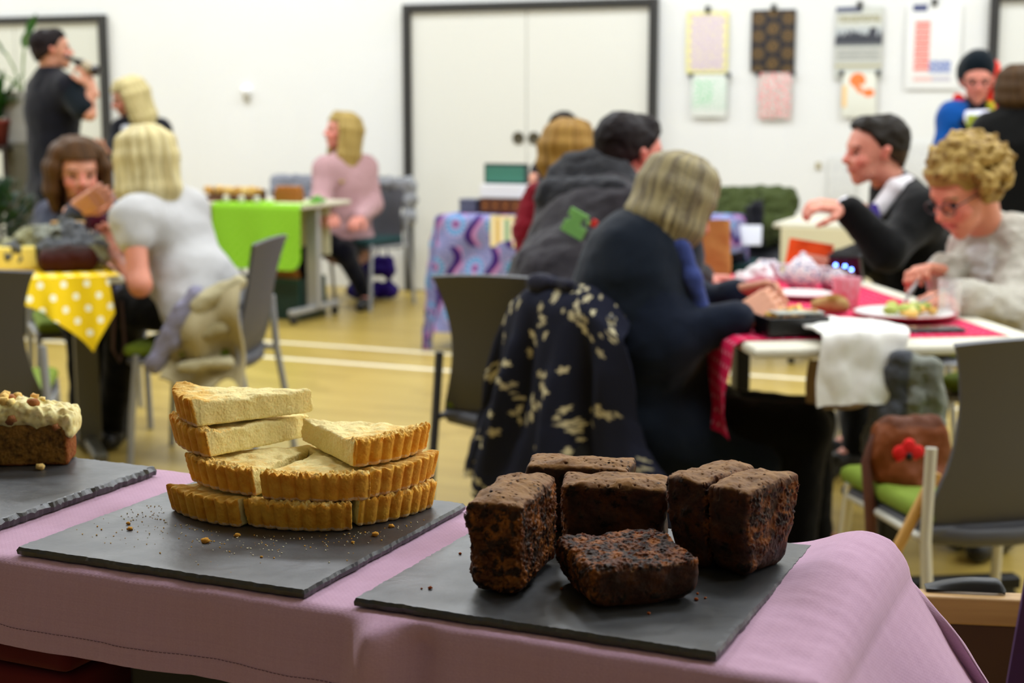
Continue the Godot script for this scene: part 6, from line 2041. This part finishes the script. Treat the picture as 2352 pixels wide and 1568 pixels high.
func toe(J: Dictionary, s: String) -> Vector3:
	var d: Vector3 = J["kn" + s] - J["hip" + s]
	d.y = 0.0
	if d.length() < 0.08:
		d = (J.shR - J.shL).cross(Vector3.UP)
		d.y = 0.0
		d = -d
	return d.normalized()


func add_soft(t: Node3D, called: String, list: Array, col, amp := 0.006, cell := 0.010, k := 0.02, label := "") -> void:
	var g := Geo.new()
	blob(g, list, cell, k, col if col is Array else [col], t.position, fnoise(called.length(), 18.0), amp)
	part(called, g, knit_mat, t, label)


func V(x: float, y: float, z: float) -> Vector3:
	return Vector3(x, y, z)


func build_people() -> void:
	skin_mat = StandardMaterial3D.new()
	skin_mat.vertex_color_use_as_albedo = true
	skin_mat.roughness = 0.5
	skin_mat.subsurf_scatter_enabled = true
	skin_mat.subsurf_scatter_strength = 0.1
	knit_mat = cloth_mat(noise_tex(330, 0.06, Color.BLACK, Color.WHITE), 8.0, 0.06)
	hair_mat = cloth_mat(noise_tex(331, 0.08, Color.BLACK, Color.WHITE), 10.0, 0.02, 0.5, 0.0)
	var J := JOINTS
	var t: Node3D

	# man drinking
	t = person("drinker", "person in a black T-shirt standing at the left, drinking from a bottle", {
		"face": V(0.93, 0.10, -0.36), "hair": [Color(0.09, 0.075, 0.065), Color(0.16, 0.13, 0.115)], "style": "short", "top": [Color(0.075, 0.08, 0.105), Color(0.08, 0.085, 0.115)], "top_name": "t_shirt", "sleeve": 0.72, "loose": 0.02, "wide": 1.22,
		"trousers": Color(0.20, 0.215, 0.245), "handR": {"d": V(-0.35, 0.94, 0.0), "n": V(-0.8, -0.3, -0.5), "curl": 1.0, "flip": -1.0}})
	bottle(V(-2.612, 1.600, -9.05), V(-2.375, 1.497, -8.97))

	# women at the back left
	t = person("chatter", "person with long pale blonde hair and a navy cardigan standing by the left door", {
		"face": V(-0.86, -0.25, 0.35), "hair": [Color(0.72, 0.66, 0.45), Color(0.80, 0.74, 0.54), Color(0.62, 0.56, 0.36)], "style": "long", "length": 0.27, "flare": 1.12, "open": 2.0, "top": [Color(0.055, 0.065, 0.105), Color(0.05, 0.06, 0.10)], "top_name": "cardigan", "trousers": Color(0.07, 0.08, 0.12),
		"handL": {"n": V(0, 0, -1), "curl": 0.5}})
	add_soft(t, "white_shirt", [[V(-2.435, 1.16, -9.70), V(-2.45, 0.86, -9.68), 0.04, 0.045, 0]], Color(0.75, 0.76, 0.78))

	t = person("hoodie_lady", "person with brown bob and blue-grey hooded top, hand at mouth, behind yellow table", {
		"face": V(0.42, -0.12, 0.90), "hair": [Color(0.26, 0.17, 0.085), Color(0.33, 0.225, 0.12), Color(0.20, 0.13, 0.07)], "style": "bob", "length": 0.125, "flare": 1.15, "open": 2.05, "head": 1.05, "top": [Color(0.235, 0.25, 0.315), Color(0.25, 0.265, 0.33)], "top_name": "hooded_top", "trousers": Color(0.04, 0.045, 0.06),
		"handR": {"d": V(0.75, 0.35, 0.45), "n": V(-0.2, 0.1, -0.95), "curl": 0.35}, "handL": {"n": V(0, -1, 0), "curl": 0.5}})
	add_soft(t, "maroon_scarf", [[V(-1.72, 0.93, -6.06), V(-1.62, 0.86, -5.98), 0.04, 0.045, 0], [V(-1.70, 0.90, -6.02), V(-1.69, 0.74, -6.0), 0.05, 0.05, 0]], Color(0.25, 0.045, 0.09))
	for x in [[-1.635, -1.625], [-1.575, -1.58]]:
		var g := Geo.new()
		g.tube([V(x[0], 0.89, -5.99) - t.position, V(x[1] - 0.02, 0.82, -5.945) - t.position, V(x[1], 0.74, -5.93) - t.position], 0.006, 6)
		part("drawstring", g, plain(Color(0.75, 0.75, 0.76), 0.8), t)

	t = person("bob_lady", "person with a blonde bob and pale grey T-shirt seen from behind on the lime-seated chair", {
		"face": V(-0.62, -0.08, -0.78), "hair": [Color(0.78, 0.71, 0.48), Color(0.86, 0.81, 0.62), Color(0.69, 0.63, 0.45), Color(0.74, 0.67, 0.46)], "style": "bob", "length": 0.185, "open": 2.2, "flare": 0.98, "head": 1.06, "fringe": false, "top": [Color(0.73, 0.725, 0.72), Color(0.74, 0.735, 0.73)], "top_name": "t_shirt", "sleeve": 0.30, "loose": 0.008, "wide": 1.04, "fold": 0.007, "fold_freq": 8.0,
		"trousers": Color(0.03, 0.032, 0.045), "skin": Color(0.82, 0.53, 0.42), "extra": [[J.bob_lady.pel + V(0.0, -0.02, 0), J.bob_lady.pel + V(-0.04, 0.06, 0.02), 0.18, 0.165, 0]],
		"handL": {"d": V(-0.4, 0.5, -0.6), "n": V(-0.4, 0.2, 0.8), "curl": 0.6}})

	t = person("pink_girl", "person with long blonde hair and a dusty pink jumper seated at the green stall", {
		"face": V(-0.88, 0.14, 0.42), "hair": [Color(0.60, 0.50, 0.27), Color(0.68, 0.58, 0.34), Color(0.50, 0.41, 0.21)], "style": "long", "length": 0.30, "flare": 1.15, "open": 1.95, "skin": Color(0.85, 0.55, 0.48), "top": [Color(0.70, 0.55, 0.56), Color(0.71, 0.56, 0.57)], "loose": 0.018, "wide": 1.1, "trousers": Color(0.045, 0.045, 0.065), "shoes": Color(0.06, 0.06, 0.07)})
	add_soft(t, "necklace", [[V(-1.16, 0.90, -9.86), V(-1.15, 0.845, -9.83), 0.012, 0.016, 0], [V(-1.15, 0.845, -9.83), V(-1.09, 0.83, -9.82), 0.016, 0.014, 0]], Color(0.66, 0.56, 0.30), 0.0, 0.008)

	# behind the patterned stall
	t = person("seller", "person with dark hair behind the patterned stall, mostly hidden by others", {
		"face": V(-0.3, -0.15, 0.95), "hair": [Color(0.10, 0.08, 0.07), Color(0.13, 0.10, 0.085)], "style": "short", "top": [Color(0.06, 0.07, 0.10), Color(0.06, 0.07, 0.10)], "trousers": Color(0.06, 0.06, 0.08), "handR": {"n": V(0.7, -0.3, 0.5), "curl": 0.7}})
	t = person("red_lady", "person with golden-brown hair and a crimson top behind the hooded man", {
		"face": V(0.80, -0.05, -0.58), "hair": [Color(0.50, 0.36, 0.15), Color(0.60, 0.46, 0.22), Color(0.40, 0.28, 0.11)], "style": "bob", "length": 0.10, "flare": 1.12, "open": 1.9, "top": [Color(0.42, 0.06, 0.14), Color(0.42, 0.06, 0.14)], "trousers": Color(0.05, 0.05, 0.07)})
	add_soft(t, "crimson_scarf", [[V(0.10, 0.95, -6.42), V(0.05, 0.80, -6.36), 0.05, 0.05, 0], [V(0.05, 0.80, -6.36), V(0.08, 0.60, -6.34), 0.05, 0.05, 0]], Color(0.45, 0.05, 0.13), 0.012)

	# hooded man, seen from behind
	t = person("hoodie_man", "person in charcoal hooded sweatshirt with green logo, back to the camera", {
		"face": V(0.86, -0.10, -0.50), "hair": [Color(0.085, 0.07, 0.06), Color(0.14, 0.11, 0.09)], "style": "short", "head": 1.04, "skin": Color(0.82, 0.53, 0.46), "top": [Color(0.195, 0.19, 0.20), Color(0.20, 0.195, 0.205)], "top_name": "hooded_sweatshirt", "loose": 0.028, "wide": 1.12, "fold": 0.016, "trousers": Color(0.06, 0.065, 0.09),
		"hair_extra": [], "extra": [[J.hoodie_man.pel + V(0.02, -0.05, 0.0), J.hoodie_man.pel + V(0.05, 0.1, -0.05), 0.19, 0.17, 0]]})
	add_soft(t, "hood", [[V(0.17, 1.075, -5.00), V(0.33, 1.10, -4.93), 0.062, 0.055, 0], [V(0.13, 1.03, -4.92), V(0.32, 1.04, -4.80), 0.06, 0.06, 1], [V(0.33, 1.10, -4.93), V(0.41, 1.03, -4.86), 0.05, 0.045, 0], [V(0.20, 1.13, -4.99), V(0.28, 1.145, -4.96), 0.042, 0.042, 0], [V(0.24, 1.0, -4.87), V(0.33, 1.0, -4.85), 0.05, 0.05, 1]], [Color(0.215, 0.21, 0.22), Color(0.18, 0.175, 0.185)], 0.012, 0.010, 0.03)
	logo(t)

	# woman in navy in the middle
	t = person("navy_lady", "person with grey-blonde bob and navy cardigan seated beside the floral coat", {
		"face": V(0.80, -0.42, -0.42), "hair": [Color(0.46, 0.42, 0.33), Color(0.60, 0.55, 0.40), Color(0.36, 0.32, 0.26), Color(0.66, 0.61, 0.46)], "style": "bob", "length": 0.12, "flare": 1.0, "open": 2.05, "head": 0.99, "skin": Color(0.80, 0.55, 0.42), "top": [Color(0.075, 0.10, 0.15), Color(0.078, 0.104, 0.155)], "top_name": "cardigan", "blend": 0.09, "loose": 0.016, "wide": 1.2, "fold": 0.008, "fold_freq": 8.0,
		"trousers": Color(0.022, 0.025, 0.04), "handR": {"d": V(0.75, 0.35, -0.35), "n": V(0.2, -0.3, -0.9), "curl": 0.75}, "handL": {"d": V(0.85, 0.15, 0.35), "n": V(0.2, -0.5, 0.8), "curl": 0.75},
		"extra": [[V(0.36, 0.50, -4.15), V(0.52, 0.44, -4.12), 0.20, 0.14, 0], [V(0.30, 0.62, -4.16), V(0.34, 0.48, -4.16), 0.185, 0.20, 0], [V(0.42, 0.40, -4.05), V(0.66, 0.36, -4.0), 0.10, 0.07, 0], [V(0.325, 0.70, -4.12), V(0.36, 0.90, -4.10), 0.175, 0.115, 0], [V(0.34, 0.80, -4.06), V(0.39, 0.72, -4.02), 0.12, 0.10, 0]]})
	add_soft(t, "blue_scarf", [[V(0.44, 0.95, -4.0), V(0.475, 0.87, -3.97), 0.026, 0.022, 0], [V(0.475, 0.87, -3.97), V(0.52, 0.71, -3.96), 0.022, 0.024, 0], [V(0.36, 0.985, -4.0), V(0.44, 0.95, -4.0), 0.024, 0.026, 0]], Color(0.20, 0.25, 0.45), 0.008)

	# suited man
	t = person("suit_man", "person in dark suit and purple tie, in profile at the dining table", {
		"face": V(-0.97, -0.04, 0.20), "hair": [Color(0.115, 0.085, 0.06), Color(0.24, 0.17, 0.13)], "style": "short", "head": 1.0, "skin": Color(0.84, 0.56, 0.47), "top": [Color(0.028, 0.030, 0.042), Color(0.028, 0.030, 0.042)], "top_name": "suit_jacket", "loose": 0.018, "wide": 1.18, "fold": 0.006, "recede": 0.014,
		"trousers": Color(0.03, 0.032, 0.045), "handL": {"d": V(-0.95, 0.12, 0.1), "n": V(0.1, -0.9, -0.3), "curl": 0.6}, "handR": {"d": V(-0.9, 0.1, 0.3), "n": V(0.2, 0, 1), "curl": 0.6}})
	add_soft(t, "shirt_collar", [[V(1.285, 0.955, -5.36), V(1.345, 1.03, -5.38), 0.030, 0.030, 0], [V(1.345, 1.03, -5.38), V(1.40, 1.05, -5.43), 0.030, 0.028, 0]], Color(0.84, 0.82, 0.83), 0.003)
	add_soft(t, "purple_tie", [[V(1.268, 0.962, -5.345), V(1.262, 0.93, -5.33), 0.018, 0.022, 0], [V(1.262, 0.93, -5.33), V(1.268, 0.86, -5.32), 0.02, 0.028, 0]], Color(0.20, 0.14, 0.42), 0.0, 0.008)
	add_soft(t, "shirt_cuff", [[V(1.165, 0.945, -5.20), V(1.140, 0.975, -5.20), 0.040, 0.038, 0]], Color(0.86, 0.85, 0.88), 0.0, 0.008)
	add_soft(t, "shirt_cuff", [[V(1.125, 0.762, -5.29), V(1.105, 0.762, -5.26), 0.040, 0.038, 0]], Color(0.86, 0.85, 0.88), 0.0, 0.008)

	# woman with curly hair
	t = person("curly_lady", "person with short curly blonde hair, glasses and cream cardigan eating at the right", {
		"face": V(-0.80, -0.46, 0.40), "hair": [Color(0.60, 0.49, 0.26), Color(0.68, 0.57, 0.33), Color(0.49, 0.38, 0.19)], "style": "curly", "head": 1.08, "skin": Color(0.83, 0.54, 0.43), "glasses": true, "top": [Color(0.70, 0.68, 0.63), Color(0.72, 0.70, 0.65), Color(0.82, 0.82, 0.81)], "top_name": "cardigan", "loose": 0.028, "wide": 1.2, "fold": 0.014, "fold_freq": 20.0,
		"trousers": Color(0.06, 0.07, 0.10), "handL": {"d": V(-0.9, -0.05, 0.1), "n": V(0.0, -0.9, -0.3), "curl": 0.85}, "handR": {"d": V(-0.7, 0.15, 0.5), "n": V(0.0, -0.9, 0.3), "curl": 0.85},
		"extra": [[V(1.40, 0.86, -4.50), V(1.45, 0.74, -4.56), 0.06, 0.09, 2]]})
	cutlery("table_fork", "steel fork in the curly-haired woman's nearer hand", V(1.215, 0.800, -4.27), V(1.105, 0.762, -4.215), true)
	cutlery("table_knife", "steel knife in the curly-haired woman's further hand", V(1.205, 0.835, -4.44), V(1.10, 0.765, -4.26), false)

	# far right
	t = person("beanie_man", "person in a navy woolly hat, glasses and blue-sleeved jacket by the right door", {
		"face": V(-0.20, -0.10, 0.97), "hair": [Color(0.05, 0.06, 0.11), Color(0.05, 0.06, 0.11)], "style": "bald", "glasses": true, "skin": Color(0.80, 0.50, 0.42), "top": [Color(0.055, 0.06, 0.085), Color(0.04, 0.27, 0.55)], "top_name": "jacket", "shoulder": 1, "loose": 0.022, "wide": 1.05, "trousers": Color(0.07, 0.075, 0.09)})
	var h: Vector3 = J.beanie_man.head
	add_soft(t, "woolly_hat", [[h + V(0, 0.075, -0.03), h + V(0, 0.092, 0.012), 0.094, 0.082, 0], [h + V(0, 0.05, -0.045), h + V(0, 0.085, 0.0), 0.096, 0.088, 0]], Color(0.045, 0.055, 0.11), 0.003)
	add_soft(t, "orange_hood", [[h + V(0.10, 0.09, -0.05), h + V(0.105, -0.03, -0.01), 0.032, 0.034, 0], [h + V(0.105, -0.03, -0.01), h + V(0.07, -0.15, 0.0), 0.034, 0.036, 0], [h + V(-0.09, -0.08, -0.02), h + V(-0.06, -0.15, 0.01), 0.028, 0.03, 0], [h + V(0.06, -0.12, 0.04), h + V(0.09, -0.19, 0.06), 0.02, 0.02, 1]], [Color(0.85, 0.16, 0.05), Color(0.62, 0.60, 0.10)], 0.006)
	add_soft(t, "white_neckerchief", [[h + V(-0.06, -0.185, 0.07), h + V(0.06, -0.185, 0.07), 0.042, 0.042, 0]], Color(0.86, 0.86, 0.92))
	var bd := Geo.new()
	bd.box(V(0.09, 0.065, 0.012), Transform3D(Basis(Vector3.UP, -0.15), V(2.425, 1.235, -8.055) - t.position), 0.02)
	part("lime_badge", bd, plain(Color(0.62, 0.66, 0.08), 0.6), t)

	t = person("bun_lady", "person with brown bun and black top, back to the camera at right edge", {
		"face": V(-0.25, 0, -0.97), "hair": [Color(0.24, 0.18, 0.12), Color(0.30, 0.22, 0.14), Color(0.18, 0.13, 0.085)], "style": "bob", "length": 0.06, "open": 2.0, "bun": true, "top": [Color(0.022, 0.024, 0.04), Color(0.022, 0.024, 0.04)], "loose": 0.03, "wide": 1.15, "trousers": Color(0.03, 0.03, 0.04)})


func bottle(a: Vector3, b: Vector3) -> void:
	var t := thing("beer_bottle", "brown glass beer bottle raised to the drinking man's mouth", "bottle", Transform3D(Basis(), a))
	var y := (b - a).normalized()
	var x := y.cross(Vector3.UP).normalized()
	var T := Transform3D(Basis(x, y, x.cross(y)), Vector3.ZERO)
	var g := Geo.new()
	g.lathe([Vector2(0.0, 0.0), Vector2(0.013, 0.0), Vector2(0.0135, 0.02), Vector2(0.014, 0.07), Vector2(0.030, 0.115), Vector2(0.031, 0.23), Vector2(0.028, 0.24), Vector2(0.0, 0.238)], T, 20)
	var m := StandardMaterial3D.new()
	m.albedo_color = Color(0.10, 0.055, 0.02)
	m.roughness = 0.12
	part("glass_body", g, m, t)
	g = Geo.new()
	g.lathe([Vector2(0.0315, 0.14), Vector2(0.0318, 0.142), Vector2(0.0318, 0.205), Vector2(0.0315, 0.207)], T, 20)
	part("label_band", g, plain(Color(0.62, 0.56, 0.45), 0.6), t)


func logo(t: Node3D) -> void:
	# green square emblem with a small red mark on the shoulder blade
	var B := Basis(Vector3.UP, deg_to_rad(-26.0)) * Basis(Vector3(0, 0, 1), deg_to_rad(-26.0)) * Basis(Vector3.RIGHT, -0.12)
	var T := Transform3D(B, V(0.196, 0.962, -4.635) - t.position)
	var g := Geo.new()
	var n := RandomNumberGenerator.new()
	n.seed = 2
	for i in 6:
		for j in 6:
			if n.randf() < 0.86: g.box(V(0.0120, 0.0120, 0.012), T * Transform3D(Basis(), V((i - 2.5) * 0.0128, (j - 2.5) * 0.0128, 0)), 0.001)
	part("green_emblem", g, plain(Color(0.47, 0.68, 0.34), 0.8), t)
	g = Geo.new()
	g.box(V(0.018, 0.022, 0.012), T * Transform3D(Basis(), V(0.050, 0.028, 0.0)), 0.002)
	part("red_mark", g, plain(Color(0.80, 0.14, 0.06), 0.8), t)


func cutlery(called: String, label: String, a: Vector3, b: Vector3, fork: bool) -> void:
	var steel := plain(Color(0.62, 0.62, 0.62), 0.25, 0.9)
	var t := thing(called, label, called.get_slice("_", 1), Transform3D(Basis(), a))
	var d := b - a
	var g := Geo.new()
	g.tube([Vector3.ZERO - d * 0.5, d * 0.2], [0.006, 0.004], 8)
	part("handle", g, steel, t)
	if fork:
		var s := d.cross(Vector3.UP).normalized()
		for k in 4:
			g = Geo.new()
			g.tube([d * 0.2, d * 0.55 + s * (k - 1.5) * 0.006, d + s * (k - 1.5) * 0.006], 0.0016, 6)
			part("tine", g, steel, t)
	else:
		g = Geo.new()
		g.tube([d * 0.2, d * 0.6, d], [0.004, 0.008, 0.002], 8)
		part("blade", g, steel, t)


func build_details() -> void:
	pass
